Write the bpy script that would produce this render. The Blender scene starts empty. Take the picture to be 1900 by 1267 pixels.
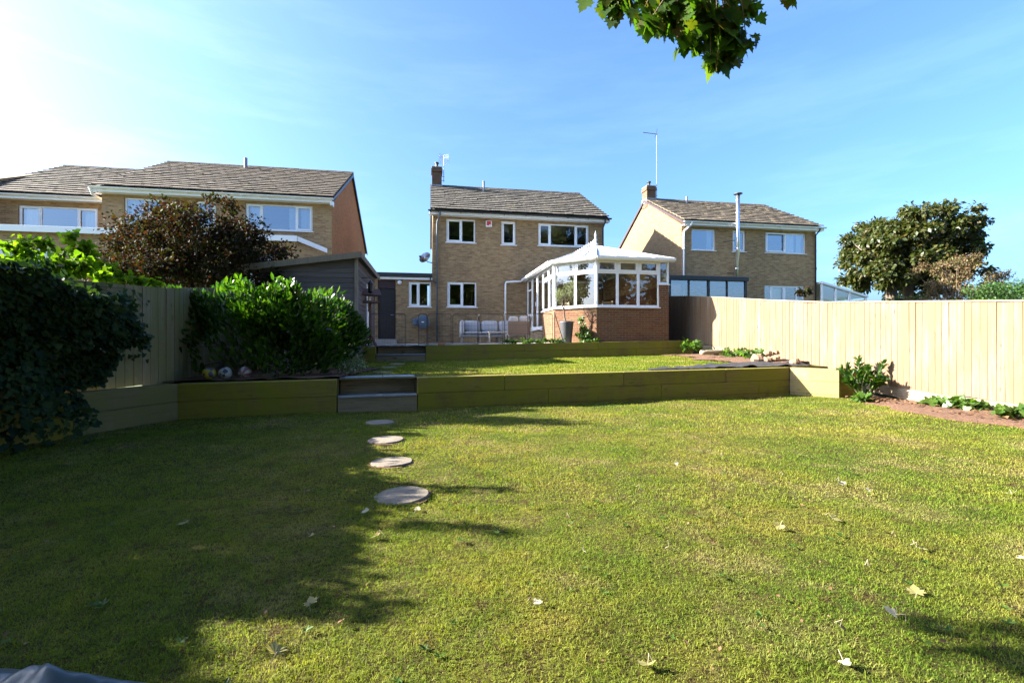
import bpy, math, random
import numpy as np
from mathutils import Vector, Matrix
R = math.radians
rng = np.random.default_rng(7)
random.seed(7)
scene = bpy.context.scene
COL = scene.collection

# ------------------------------------------------------------------ camera
EYE = 1.17
cam_d = bpy.data.cameras.new('camera')
cam = bpy.data.objects.new('camera', cam_d); COL.objects.link(cam)
cam.location = (0, 0, EYE); cam.rotation_euler = (R(90), 0, 0)
cam_d.sensor_width = 36; cam_d.lens = 36 * 870 / 1900
cam_d.clip_start = 0.05; cam_d.clip_end = 3000
scene.camera = cam

# ------------------------------------------------------------------ light
SUN_EL, SUN_PHI = 27.0, -4.0          # sunlight travels towards +X, a little towards the camera
sdir = Vector((math.cos(R(SUN_PHI)) * math.cos(R(SUN_EL)), math.sin(R(SUN_PHI)) * math.cos(R(SUN_EL)), -math.sin(R(SUN_EL))))
sun_d = bpy.data.lights.new('sun', 'SUN'); sun_d.energy = 5.0; sun_d.angle = R(0.53); sun_d.color = (1.0, 0.93, 0.80)
sun = bpy.data.objects.new('sun', sun_d); COL.objects.link(sun)
sun.rotation_euler = sdir.to_track_quat('-Z', 'Y').to_euler(); sun.location = (-30, 5, 25)
world = bpy.data.worlds.new('World'); scene.world = world; world.use_nodes = True
wn = world.node_tree.nodes; wl = world.node_tree.links
sky = wn.new('ShaderNodeTexSky'); sky.sky_type = 'NISHITA'; sky.sun_disc = False
sky.sun_elevation = R(SUN_EL); sky.sun_rotation = R(-90 + SUN_PHI)
sky.air_density = 1.0; sky.dust_density = 4.0; sky.ozone_density = 8.8; sky.altitude = 50
bg = wn['Background']; bg.inputs['Strength'].default_value = 0.077
# faint high cirrus all over the sky
wtc = wn.new('ShaderNodeTexCoord'); wmp = wn.new('ShaderNodeMapping'); wmp.inputs['Scale'].default_value = (1.0, 1.6, 7.0); wmp.inputs['Rotation'].default_value = (.25, .18, .3)
wno = wn.new('ShaderNodeTexNoise'); wno.inputs['Scale'].default_value = 2.2; wno.inputs['Detail'].default_value = 7; wno.inputs['Roughness'].default_value = .62
wrp = wn.new('ShaderNodeValToRGB'); wrp.color_ramp.elements[0].position = .48; wrp.color_ramp.elements[0].color = (1, 1, 1, 1); wrp.color_ramp.elements[1].position = .78; wrp.color_ramp.elements[1].color = (1.3, 1.16, 1.07, 1)
wmu = wn.new('ShaderNodeMixRGB'); wmu.blend_type = 'MULTIPLY'; wmu.inputs['Fac'].default_value = 1
wl.new(wtc.outputs['Generated'], wmp.inputs['Vector']); wl.new(wmp.outputs['Vector'], wno.inputs['Vector']); wl.new(wno.outputs['Fac'], wrp.inputs['Fac'])
wl.new(sky.outputs['Color'], wmu.inputs['Color1']); wl.new(wrp.outputs['Color'], wmu.inputs['Color2']); wl.new(wmu.outputs['Color'], bg.inputs['Color'])
vs = scene.view_settings
vs.view_transform = 'Standard'; vs.look = 'None'; vs.exposure = 2.72; vs.gamma = 1.0; vs.use_curve_mapping = False
scene.cycles.max_bounces = 8; scene.cycles.transparent_max_bounces = 24
scene.cycles.use_denoising = True

# ------------------------------------------------------------------ materials
class NT:
    def __init__(s, name):
        s.m = bpy.data.materials.new(name); s.m.use_nodes = True
        s.n = s.m.node_tree.nodes; s.l = s.m.node_tree.links
        s.b = s.n['Principled BSDF']; s.out = s.n['Material Output']
    def add(s, t, **kw):
        n = s.n.new(t)
        for k, v in kw.items():
            if k.startswith('_'): setattr(n, k[1:], v)
            else: n.inputs[k.replace('__', ' ')].default_value = v
        return n
    def link(s, a, b): s.l.new(a, b)
    def coord(s, kind='Object'):
        return s.add('ShaderNodeTexCoord').outputs[kind]
    def mapped(s, src, scale):
        mp = s.add('ShaderNodeMapping'); mp.inputs['Scale'].default_value = scale
        s.link(src, mp.inputs['Vector']); return mp.outputs['Vector']
    def noise(s, vec, scale, detail=4, rough=.6):
        n = s.add('ShaderNodeTexNoise'); n.inputs['Scale'].default_value = scale
        n.inputs['Detail'].default_value = detail; n.inputs['Roughness'].default_value = rough
        if vec is not None: s.link(vec, n.inputs['Vector'])
        return n.outputs['Fac']
    def ramp(s, fac, stops):
        r = s.add('ShaderNodeValToRGB'); e = r.color_ramp.elements
        while len(e) < len(stops): e.new(.5)
        for el, (p, c) in zip(e, stops):
            el.position = p; el.color = (*c, 1) if len(c) == 3 else c
        s.link(fac, r.inputs['Fac']); return r.outputs['Color']
    def mix(s, fac, a, b, mode='MIX'):
        m = s.add('ShaderNodeMixRGB'); m.blend_type = mode
        for val, key in ((fac, 'Fac'), (a, 'Color1'), (b, 'Color2')):
            if isinstance(val, (int, float)): m.inputs[key].default_value = val
            elif isinstance(val, tuple): m.inputs[key].default_value = (*val, 1)
            else: s.link(val, m.inputs[key])
        return m.outputs['Color']
    def math(s, op, a, b=0.0):
        m = s.add('ShaderNodeMath'); m.operation = op
        for i, val in enumerate((a, b)):
            if isinstance(val, (int, float)): m.inputs[i].default_value = val
            else: s.link(val, m.inputs[i])
        return m.outputs[0]
    def bump(s, h, strength=.3, dist=.01):
        b = s.add('ShaderNodeBump'); b.inputs['Strength'].default_value = strength; b.inputs['Distance'].default_value = dist
        s.link(h, b.inputs['Height']); s.link(b.outputs['Normal'], s.b.inputs['Normal'])
    def col(s, c):
        if isinstance(c, tuple): s.b.inputs['Base Color'].default_value = (*c, 1)
        else: s.link(c, s.b.inputs['Base Color'])
    def rough(s, r): s.b.inputs['Roughness'].default_value = r
    def rand(s): return s.add('ShaderNodeObjectInfo').outputs['Random']
    def island(s): return s.add('ShaderNodeNewGeometry').outputs['Random Per Island']
    def pos(s): return s.add('ShaderNodeNewGeometry').outputs['Position']

def scol(c, k): return tuple(min(1, x * k) for x in c)
def plain(name, c, rough=.5, var=.2, scale=6, bump=.15, metal=0, bscale=None):
    t = NT(name); v = t.coord()
    n = t.noise(v, scale)
    t.col(t.ramp(n, [(.3, scol(c, 1 - var)), (.7, scol(c, 1 + var))])); t.rough(rough)
    t.b.inputs['Metallic'].default_value = metal
    if bump: t.bump(t.noise(v, bscale or scale * 12, 3), bump, .004)
    return t.m
def brickwall(name, c1, c2, c3, mortar):
    t = NT(name)
    tc = t.add('ShaderNodeTexCoord')
    sp = t.add('ShaderNodeSeparateXYZ'); t.link(tc.outputs['Object'], sp.inputs[0])
    sn = t.add('ShaderNodeSeparateXYZ'); t.link(tc.outputs['Normal'], sn.inputs[0])
    side = t.math('GREATER_THAN', t.math('ABSOLUTE', sn.outputs['X']), .6)
    mx = t.add('ShaderNodeMix'); t.link(side, mx.inputs[0]); t.link(sp.outputs['X'], mx.inputs[2]); t.link(sp.outputs['Y'], mx.inputs[3])
    cb = t.add('ShaderNodeCombineXYZ'); t.link(mx.outputs[0], cb.inputs[0]); t.link(sp.outputs['Z'], cb.inputs[1])
    br = t.add('ShaderNodeTexBrick'); t.link(cb.outputs[0], br.inputs['Vector'])
    br.inputs['Scale'].default_value = 1; br.inputs['Brick Width'].default_value = .225; br.inputs['Row Height'].default_value = .075
    br.inputs['Mortar Size'].default_value = .006; br.inputs['Mortar Smooth'].default_value = .2; br.inputs['Bias'].default_value = -.1
    br.inputs['Color1'].default_value = (0, 0, 0, 1); br.inputs['Color2'].default_value = (1, 1, 1, 1); br.inputs['Mortar'].default_value = (.5, .5, .5, 1)
    # tone of each brick
    tone = t.ramp(br.outputs['Color'], [(0, c1), (.5, c2), (1, c3)])
    n = t.noise(t.mapped(cb.outputs[0], (1, 3.2, 1)), 2.2, 4)
    tone = t.mix(t.math('MULTIPLY', n, .55), tone, t.ramp(t.noise(t.mapped(cb.outputs[0], (4.4, 13.3, 1)), 1, 1), [(.35, scol(c1, .62)), (.5, c2), (.65, scol(c3, 1.25))]))
    big = t.noise(cb.outputs[0], .6, 3)
    tone = t.mix(1.0, tone, t.ramp(big, [(.3, (.82, .8, .78)), (.7, (1.1, 1.08, 1.04))]), 'MULTIPLY')
    t.col(t.mix(br.outputs['Fac'], tone, mortar)); t.rough(.9)
    t.bump(t.math('SUBTRACT', t.noise(cb.outputs[0], 60, 2), t.math('MULTIPLY', br.outputs['Fac'], 1.5)), .5, .008)
    return t.m
def brick_piece(name, cols):
    t = NT(name); r = t.rand(); v = t.coord()
    base = t.ramp(r, [(i / (len(cols) - 1), c) for i, c in enumerate(cols)])
    n = t.noise(v, 25, 4)
    t.col(t.mix(t.math('MULTIPLY', n, .5), base, scol(cols[0], .7))); t.rough(.88); t.bump(n, .4, .004)
    return t.m
def tile_mat(name, base, lich, moss):
    t = NT(name); p = t.pos(); r = t.rand()
    c = t.ramp(r, [(0, scol(base, .7)), (.5, base), (1, scol(base, 1.35))])
    n = t.noise(p, 9, 6, .7)
    c = t.mix(t.ramp(n, [(.50, (0, 0, 0)), (.62, (.85, .85, .85))]), c, lich)
    n2 = t.noise(p, 1.6, 5, .7)
    c = t.mix(t.ramp(n2, [(.56, (0, 0, 0)), (.7, (.7, .7, .7))]), c, moss)
    t.col(c); t.rough(.9); t.bump(t.noise(p, 40, 4), .5, .01); return t.m
def wood(name, c, dark, grain_axis='Z', rough=.8, knots=True, algae=None, var=.25):
    t = NT(name); v = t.coord(); r = t.rand()
    off = t.add('ShaderNodeVectorMath'); off.operation = 'ADD'; t.link(v, off.inputs[0])
    cb = t.add('ShaderNodeCombineXYZ'); k = t.math('MULTIPLY', r, 37.0)
    for i in range(3): t.link(k, cb.inputs[i])
    t.link(cb.outputs[0], off.inputs[1]); vv = off.outputs[0]
    sc = {'Z': (14, 14, .7), 'X': (.7, 14, 14), 'Y': (14, .7, 14)}[grain_axis]
    g = t.noise(t.mapped(vv, sc), 2.2, 5, .65)
    col = t.ramp(g, [(.3, dark), (.5, c), (.72, scol(c, 1.12))])
    tone = t.ramp(r, [(0, (1 - var, 1 - var * 1.15, 1 - var * 1.4)), (.5, (1, 1, 1)), (1, (1 + var * .4, 1 + var * .35, 1 + var * .3))])
    col = t.mix(1.0, col, tone, 'MULTIPLY')
    if knots:
        vo = t.add('ShaderNodeTexVoronoi'); vo.inputs['Scale'].default_value = 1.0
        ks = {'Z': (9, 9, 3.0), 'X': (2.2, 7, 7), 'Y': (7, 2.2, 7)}[grain_axis]
        t.link(t.mapped(vv, ks), vo.inputs['Vector'])
        kf = t.ramp(vo.outputs['Distance'], [(.09, (1, 1, 1)), (.17, (0, 0, 0))])
        col = t.mix(t.math('MULTIPLY', kf, .8), col, scol(dark, .35))
        cr = t.noise(t.mapped(vv, {'Z': (30, 30, .5), 'X': (.5, 26, 26), 'Y': (30, .5, 30)}[grain_axis]), 1.0, 3)
        col = t.mix(t.ramp(cr, [(.485, (0, 0, 0)), (.50, (.7, .7, .7)), (.515, (0, 0, 0))]), col, scol(dark, .4))
    if algae:
        a = t.noise(t.mapped(t.pos(), (1, 1, .6)) if grain_axis == 'X' else t.mapped(t.pos(), (1.6, 1.6, .35)), 2.4, 6, .65)
        col = t.mix(t.ramp(a, [(.32, (0, 0, 0)), (.55, (.85, .85, .85))]), col, algae)
    t.col(col); t.rough(rough); t.bump(g, .6, .008); return t.m
def leafmat(name, cols, trans=.35, rough=.45, tcol=None, spec=.4):
    t = NT(name); r = t.island()
    c = t.ramp(r, [(i / max(1, len(cols) - 1), x) for i, x in enumerate(cols)])
    n = t.noise(t.pos(), 1.3, 3)
    c = t.mix(1.0, c, t.ramp(n, [(.3, (.75, .78, .75)), (.7, (1.2, 1.15, 1.1))]), 'MULTIPLY')
    t.col(c); t.rough(rough); t.b.inputs['Specular IOR Level'].default_value = spec
    tr = t.add('ShaderNodeBsdfTranslucent')
    t.link(t.mix(1.0, c, tcol or (2.2, 2.4, .9), 'MULTIPLY'), tr.inputs['Color'])
    ms = t.add('ShaderNodeMixShader'); ms.inputs[0].default_value = trans
    t.link(t.b.outputs[0], ms.inputs[1]); t.link(tr.outputs[0], ms.inputs[2]); t.link(ms.outputs[0], t.out.inputs['Surface'])
    return t.m
def glassmat(name, refl=.16, tint=(.9, .95, .95)):
    t = NT(name); t.n.remove(t.b)
    fr = t.add('ShaderNodeFresnel'); fr.inputs['IOR'].default_value = 1.5
    f = t.math('MINIMUM', t.math('ADD', fr.outputs[0], refl), 1.0)
    tr = t.add('ShaderNodeBsdfTransparent'); tr.inputs['Color'].default_value = (*tint, 1)
    gl = t.add('ShaderNodeBsdfGlossy'); gl.inputs['Roughness'].default_value = .01; gl.inputs['Color'].default_value = (.95, .97, 1, 1)
    bp = t.add('ShaderNodeBump'); bp.inputs['Strength'].default_value = .04; bp.inputs['Distance'].default_value = .02
    t.link(t.noise(t.coord(), 1.2, 1), bp.inputs['Height']); t.link(bp.outputs[0], gl.inputs['Normal'])
    ms = t.add('ShaderNodeMixShader'); t.link(f, ms.inputs[0]); t.link(tr.outputs[0], ms.inputs[1]); t.link(gl.outputs[0], ms.inputs[2])
    t.link(ms.outputs[0], t.out.inputs['Surface']); return t.m

M = {}
M['brick_main'] = brickwall('buff brick', (.21, .125, .058), (.29, .185, .085), (.37, .25, .125), (.27, .21, .14))
M['brick_left'] = brickwall('brown brick', (.25, .145, .066), (.35, .225, .105), (.42, .285, .145), (.33, .25, .16))
M['brick_gable'] = brickwall('orange brick', (.25, .105, .028), (.31, .13, .036), (.35, .155, .045), (.28, .16, .075))
M['brick_right'] = brickwall('sandy brick', (.155, .10, .046), (.20, .135, .064), (.24, .168, .086), (.20, .155, .10))
M['brick_dark'] = brickwall('dark chimney brick', (.085, .045, .025), (.12, .065, .035), (.15, .085, .048), (.13, .095, .065))
M['brick_red'] = brick_piece('red brick', [(.12, .046, .020), (.15, .058, .025), (.165, .075, .033), (.15, .085, .036), (.12, .052, .034)])
M['mortar'] = plain('mortar', (.30, .22, .13), .95, .15, 8)
M['tile_main'] = tile_mat('grey roof tile', (.070, .058, .045), (.19, .17, .13), (.10, .088, .022))
M['tile_left'] = tile_mat('brown roof tile', (.068, .050, .034), (.13, .105, .07), (.09, .075, .025))
M['tile_right'] = tile_mat('fawn roof tile', (.10, .076, .048), (.18, .145, .10), (.12, .105, .04))
M['under'] = plain('roof underlay', (.03, .028, .025), .9)
M['upvc'] = plain('white upvc', (.80, .81, .82), .3, .03, 3, .02)
M['upvc_roof'] = plain('white polycarbonate', (.27, .285, .30), .25, .04, 2, .03)
M['whitepaint'] = plain('white painted wood', (.72, .72, .70), .5, .08, 5)
M['greypipe'] = plain('grey plastic pipe', (.10, .115, .14), .45, .12)
M['blackpipe'] = plain('black plastic', (.025, .027, .03), .4, .2)
M['steel'] = plain('flue steel', (.66, .67, .69), .36, .06, 3, .05, 1.0)
M['alu'] = plain('aerial aluminium', (.45, .45, .46), .4, .1, 8, .05, 1.0)
M['lead'] = plain('lead', (.22, .23, .25), .6, .2)
M['clay'] = plain('terracotta', (.36, .16, .09), .85, .2)
M['glass'] = glassmat('window glass', .10)
M['glass_sky'] = glassmat('coated glass', .26)
M['glass_cons'] = glassmat('conservatory glass', .14)
M['curtain'] = plain('net curtain', (.75, .76, .78), .9, .05, 8, .1)
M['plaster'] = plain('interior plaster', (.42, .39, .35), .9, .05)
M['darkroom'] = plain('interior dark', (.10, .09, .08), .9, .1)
M['door_black'] = plain('black painted door', (.012, .010, .012), .5, .3)
M['maroon'] = plain('dark maroon board', (.035, .014, .018), .6, .2)
M['red'] = plain('alarm red', (.62, .03, .03), .4, .05)
M['fence_new'] = wood('pale new fence timber', (.185, .143, .098), (.075, .045, .022), 'Z', .75, True, (.145, .085, .042), .26)
M['fence_cap'] = wood('fence capping timber', (.26, .205, .14), (.16, .115, .07), 'Y', .8, False, None, .1)
M['fence_old'] = wood('weathered fence timber', (.22, .17, .115), (.14, .105, .07), 'Z', .85, True, (.13, .125, .04), .3)
M['sleeper'] = wood('green stained sleeper', (.17, .125, .026), (.10, .07, .014), 'X', .85, True, (.165, .152, .002), .22)
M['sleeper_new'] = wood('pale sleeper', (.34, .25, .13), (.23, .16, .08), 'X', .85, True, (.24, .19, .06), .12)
M['sleeper_mid'] = wood('shade-darkened sleeper', (.15, .11, .055), (.09, .066, .03), 'X', .85, True, (.10, .095, .018), .15)  # darker copy of the pale sleeper, left return's shade put into the colour
M['riser'] = wood('buff timber riser', (.20, .155, .09), (.13, .10, .058), 'X', .85, True, None, .15)
M['slate'] = plain('slate slab', (.22, .235, .26), .55, .2, 5, .3)
M['shed'] = wood('weathered shed board', (.095, .082, .078), (.055, .047, .045), 'X', .85, False, None, .25)
M['shed_trim'] = wood('shed trim', (.20, .17, .13), (.13, .11, .08), 'Z', .85, False, None, .2)
M['felt'] = plain('roofing felt', (.085, .085, .07), .95, .25, 12, .5)
M['stone'] = None
t = NT('stepping stone'); v = t.pos()
c = t.ramp(t.noise(v, 10, 6, .7), [(.3, (.115, .095, .075)), (.7, (.20, .165, .125))])
c = t.mix(t.ramp(t.noise(v, 55, 2), [(.60, (0, 0, 0)), (.68, (1, 1, 1))]), c, (.10, .085, .07)); t.col(c); t.rough(.9); t.bump(t.noise(v, 70, 4), .5, .006); M['stone'] = t.m
M['soil'] = None
t = NT('bare soil'); v = t.pos()
c = t.ramp(t.noise(v, 14, 7, .75), [(.3, (.075, .036, .02)), (.55, (.14, .07, .038)), (.75, (.20, .12, .072))]); t.col(c); t.rough(1.0); t.bump(t.noise(v, 22, 6, .7), 1.0, .05); M['soil'] = t.m
t = NT('gravel'); v = t.pos(); vo = t.add('ShaderNodeTexVoronoi'); vo.inputs['Scale'].default_value = 30; t.link(v, vo.inputs['Vector'])
t.col(t.mix(.6, t.ramp(t.noise(v, 20, 3), [(.3, (.25, .22, .19)), (.7, (.45, .41, .36))]), vo.outputs['Color'], 'SOFT_LIGHT')); t.rough(.9); t.bump(vo.outputs['Distance'], .8, .03); M['gravel'] = t.m
M['paving'] = plain('patio paving', (.26, .24, .21), .9, .25, 3, .3)
M['field'] = plain('distant ground', (.07, .09, .03), 1.0, .3, .2)

def grass_color(t):
    p = t.pos()
    n1 = t.noise(p, .75, 5, .62)
    c = t.ramp(n1, [(.34, (.085, .145, .014)), (.46, (.135, .175, .022)), (.56, (.185, .195, .032)), (.68, (.25, .215, .06))])
    n2 = t.noise(p, 4.2, 4, .65)
    c = t.mix(1.0, c, t.ramp(n2, [(.34, (.62, .70, .6)), (.5, (1, 1, 1)), (.64, (1.25, 1.12, 1.1))]), 'MULTIPLY')
    w = t.noise(p, 1.25, 6, .74)
    c = t.mix(t.ramp(w, [(.52, (0, 0, 0)), (.66, (.8, .8, .8))]), c, (.31, .245, .12))
    w2 = t.noise(p, 4.5, 5, .72)
    c = t.mix(t.ramp(w2, [(.575, (0, 0, 0)), (.66, (.9, .9, .9))]), c, (.11, .068, .032))
    return c, p
t = NT('lawn earth and moss'); c, p = grass_color(t)
t.col(t.mix(t.ramp(t.noise(p, 30, 5, .7), [(.42, (.0, .0, .0)), (.6, (.75, .75, .75))]), (.06, .042, .018), c)); t.rough(1.0); t.b.inputs['Specular IOR Level'].default_value = .1; t.bump(t.noise(p, 45, 6, .75), 1.0, .06); M['lawn'] = t.m
t = NT('grass blades'); c, p = grass_color(t); r = t.island()
c = t.mix(.30, c, t.ramp(r, [(0, (.03, .085, .004)), (.45, (.09, .165, .008)), (.8, (.17, .20, .016)), (1, (.36, .29, .09))]))
t.col(c); t.rough(.7); t.b.inputs['Specular IOR Level'].default_value = .12
tr = t.add('ShaderNodeBsdfTranslucent'); t.link(t.mix(1.0, c, (1.7, 1.7, .6), 'MULTIPLY'), tr.inputs['Color'])
ms = t.add('ShaderNodeMixShader'); ms.inputs[0].default_value = .35
t.link(t.b.outputs[0], ms.inputs[1]); t.link(tr.outputs[0], ms.inputs[2]); t.link(ms.outputs[0], t.out.inputs['Surface']); M['grass'] = t.m

M['ivy'] = leafmat('ivy leaf', [(.008, .020, .010), (.013, .030, .012), (.02, .038, .011), (.035, .055, .015)], .22, .5, (1.8, 2.2, .6), .06)
M['hop'] = leafmat('bright climbing leaf', [(.04, .085, .008), (.06, .12, .010), (.09, .145, .014)], .55, .7, (2.2, 2.3, .5), .12)
M['laurel'] = leafmat('laurel leaf', [(.009, .030, .006), (.016, .046, .007), (.026, .064, .008), (.05, .09, .014)], .34, .32, (2.2, 2.6, .4), .4)
M['copper'] = leafmat('copper leaf', [(.010, .006, .005), (.016, .010, .006), (.016, .022, .005), (.040, .013, .011), (.020, .034, .006), (.012, .02, .005)], .28, .7, (2.2, 1.6, .7), .12)
M['chestnut'] = leafmat('chestnut leaf', [(.024, .038, .008), (.036, .052, .010), (.052, .062, .012), (.066, .052, .015)], .3, .45, (1.8, 1.8, .7))
M['rust'] = leafmat('rusty shrub leaf', [(.11, .08, .04), (.14, .085, .052), (.12, .10, .045), (.13, .125, .05)], .3, .6, (1.4, 1.3, .8), .2)
M['conifer'] = leafmat('hedge leaf', [(.02, .055, .010), (.035, .085, .014), (.05, .105, .018)], .25, .5)
M['sycamore'] = leafmat('sycamore leaf', [(.022, .05, .010), (.035, .075, .012), (.05, .095, .014), (.07, .05, .015)], .42, .65, (2.6, 3.0, .5), .15)
M['darktree'] = leafmat('dark tree leaf', [(.03, .05, .012), (.045, .065, .016), (.07, .075, .02), (.10, .085, .025)], .3, .5)
M['olive'] = leafmat('olive leaf', [(.10, .13, .06), (.15, .18, .09), (.22, .24, .13)], .3, .5, (1.4, 1.5, .8))
M['plant'] = leafmat('low plant leaf', [(.03, .075, .010), (.05, .105, .014), (.08, .13, .024)], .4, .45)
M['dryleaf'] = leafmat('fallen yellow leaf', [(.28, .25, .09), (.32, .30, .17), (.24, .22, .07), (.32, .29, .19)], .35, .6, (1.1, 1.1, .7))
M['paleleaf'] = leafmat('fallen pale leaf', [(.36, .33, .23), (.42, .39, .30)], .3, .6, (1.0, 1.0, .8))
M['brownleaf'] = leafmat('fallen brown leaf', [(.11, .055, .028), (.16, .085, .045), (.20, .12, .06)], .2, .7, (1.0, .9, .7))
M['bark'] = plain('bark', (.11, .085, .062), .95, .35, 14, .8)
M['stem'] = plain('green stem', (.12, .13, .05), .8, .2)
M['twig'] = plain('pale twig', (.30, .24, .17), .9, .2)
M['wire'] = plain('playpen wire', (.045, .040, .042), .45, .1, 6, .05, .6)
M['cushion'] = plain('grey cushion', (.36, .37, .40), .95, .08, 20, .3)
M['wicker'] = plain('brown wicker', (.14, .10, .075), .8, .3, 60, .6)
M['frame_grey'] = plain('pale grey sofa frame', (.30, .29, .28), .5, .1)
M['hose'] = plain('blue grey hose reel', (.085, .12, .17), .4, .12)
M['pot'] = plain('charcoal pot', (.05, .053, .058), .55, .2, 5, .2)
M['membrane'] = plain('black weed membrane', (.022, .021, .024), .75, .35, 9, .4)
M['rock'] = plain('brown rock', (.22, .145, .09), .95, .35, 10, .7)
M['tarp'] = plain('blue grey tarpaulin', (.04, .058, .07), .4, .25, 4, .25)
M['redwood'] = wood('red brown stained wood', (.12, .05, .032), (.07, .028, .02), 'X', .7, False, None, .2)
M['tablewood'] = wood('pale table wood', (.50, .36, .20), (.38, .26, .14), 'X', .6, False, None, .2)
M['darkframe'] = plain('black aluminium frame', (.015, .016, .018), .35, .1)
M['ball_y'] = plain('yellow ball', (.25, .19, .012), .45, .1)  # yellow, and white and pink below, darkened: shade under the laurel put into colour
M['ball_d'] = plain('dark ball patch', (.02, .03, .06), .45, .1)
M['ball_w'] = plain('white ball', (.26, .26, .24), .45, .1)
M['ball_p'] = plain('pink stripe', (.16, .05, .07), .45, .1)

# ------------------------------------------------------------------ mesh helpers
class MB:
    def __init__(s): s.v = []; s.f = []
    def box(s, x0, x1, y0, y1, z0, z1, mtx=None):
        b = len(s.v)
        P = [(x0, y0, z0), (x1, y0, z0), (x1, y1, z0), (x0, y1, z0), (x0, y0, z1), (x1, y0, z1), (x1, y1, z1), (x0, y1, z1)]
        if mtx is not None: P = [tuple(mtx @ Vector(p)) for p in P]
        s.v += P
        for f in ((0, 3, 2, 1), (4, 5, 6, 7), (0, 1, 5, 4), (1, 2, 6, 5), (2, 3, 7, 6), (3, 0, 4, 7)): s.f.append(tuple(b + i for i in f))
        return s
    def bev(s, x0, x1, y0, y1, z0, z1, r=.01):
        # box with bevelled long edges round all sides (chamfered hull)
        b = len(s.v); P = []
        for z, i in ((z0, r), (z0 + r, 0), (z1 - r, 0), (z1, r)):
            for (x, y) in ((x0 + r + i, y0 + i), (x1 - r - i, y0 + i), (x1 - i, y0 + r + i), (x1 - i, y1 - r - i), (x1 - r - i, y1 - i), (x0 + r + i, y1 - i), (x0 + i, y1 - r - i), (x0 + i, y0 + r + i)):
                P.append((x, y, z))
        s.v += P
        for k in range(3):
            for i in range(8):
                j = (i + 1) % 8; s.f.append((b + k * 8 + i, b + k * 8 + j, b + k * 8 + 8 + j, b + k * 8 + 8 + i))
        s.f.append(tuple(b + 7 - i for i in range(8))); s.f.append(tuple(b + 24 + i for i in range(8)))
        return s
    def quad(s, *pts):
        b = len(s.v); s.v += [tuple(p) for p in pts]; s.f.append(tuple(range(b, b + len(pts)))); return s
    def prism(s, poly, d):
        # poly: 3d points of one face, extruded by vector d
        n = len(poly); b = len(s.v); d = Vector(d)
        s.v += [tuple(p) for p in poly] + [tuple(Vector(p) + d) for p in poly]
        s.f.append(tuple(b + i for i in range(n))); s.f.append(tuple(b + n + n - 1 - i for i in range(n)))
        for i in range(n):
            j = (i + 1) % n; s.f.append((b + i, b + n + i, b + n + j, b + j))
        return s
    def tube(s, pts, r, n=8, cap=True):
        pts = [Vector(p) for p in pts]; rs = r if isinstance(r, (list, tuple)) else [r] * len(pts)
        b = len(s.v); prev = None
        for i, p in enumerate(pts):
            d = (pts[min(i + 1, len(pts) - 1)] - pts[max(i - 1, 0)])
            d = d.normalized() if d.length > 1e-9 else Vector((0, 0, 1))
            a = prev if prev is not None else (Vector((1, 0, 0)) if abs(d.x) < .8 else Vector((0, 1, 0)))
            a = (a - d * a.dot(d)).normalized(); prev = a; c = d.cross(a)
            for k in range(n):
                an = 2 * math.pi * k / n; s.v.append(tuple(p + (a * math.cos(an) + c * math.sin(an)) * rs[i]))
        for i in range(len(pts) - 1):
            for k in range(n):
                q = (k + 1) % n; s.f.append((b + i * n + k, b + i * n + q, b + i * n + n + q, b + i * n + n + k))
        if cap:
            s.f.append(tuple(b + n - 1 - k for k in range(n))); s.f.append(tuple(b + (len(pts) - 1) * n + k for k in range(n)))
        return s
    def lathe(s, prof, c=(0, 0, 0), n=20):
        b = len(s.v)
        for (r, z) in prof:
            for k in range(n):
                an = 2 * math.pi * k / n; s.v.append((c[0] + r * math.cos(an), c[1] + r * math.sin(an), c[2] + z))
        for i in range(len(prof) - 1):
            for k in range(n):
                q = (k + 1) % n; s.f.append((b + i * n + k, b + i * n + q, b + i * n + n + q, b + i * n + n + k))
        s.f.append(tuple(b + n - 1 - k for k in range(n))); s.f.append(tuple(b + (len(prof) - 1) * n + k for k in range(n)))
        return s
    def mesh(s, name, m, smooth=False):
        me = bpy.data.meshes.new(name); me.from_pydata(s.v, [], s.f); me.materials.append(m)
        if smooth: me.polygons.foreach_set('use_smooth', [True] * len(me.polygons))
        me.update(); return me
    def build(s, name, m, parent=None, loc=(0, 0, 0), rot=(0, 0, 0), smooth=False):
        return link(name, s.mesh(name, m, smooth), parent, loc, rot)
def link(name, me, parent=None, loc=(0, 0, 0), rot=(0, 0, 0)):
    o = bpy.data.objects.new(name, me); COL.objects.link(o); o.location = loc; o.rotation_euler = rot
    if parent is not None: o.parent = parent
    return o
def tag(o, label=None, cat=None, group=None, kind=None):
    if label: o['label'] = label
    if cat: o['category'] = cat
    if group: o['group'] = group
    if kind: o['kind'] = kind
    return o
def thing(name, label, cat, loc=(0, 0, 0), rz=0, group=None):
    o = bpy.data.objects.new(name, None); COL.objects.link(o); o.location = loc; o.rotation_euler = (0, 0, rz); o.empty_display_size = .2
    return tag(o, label, cat, group)
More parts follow.
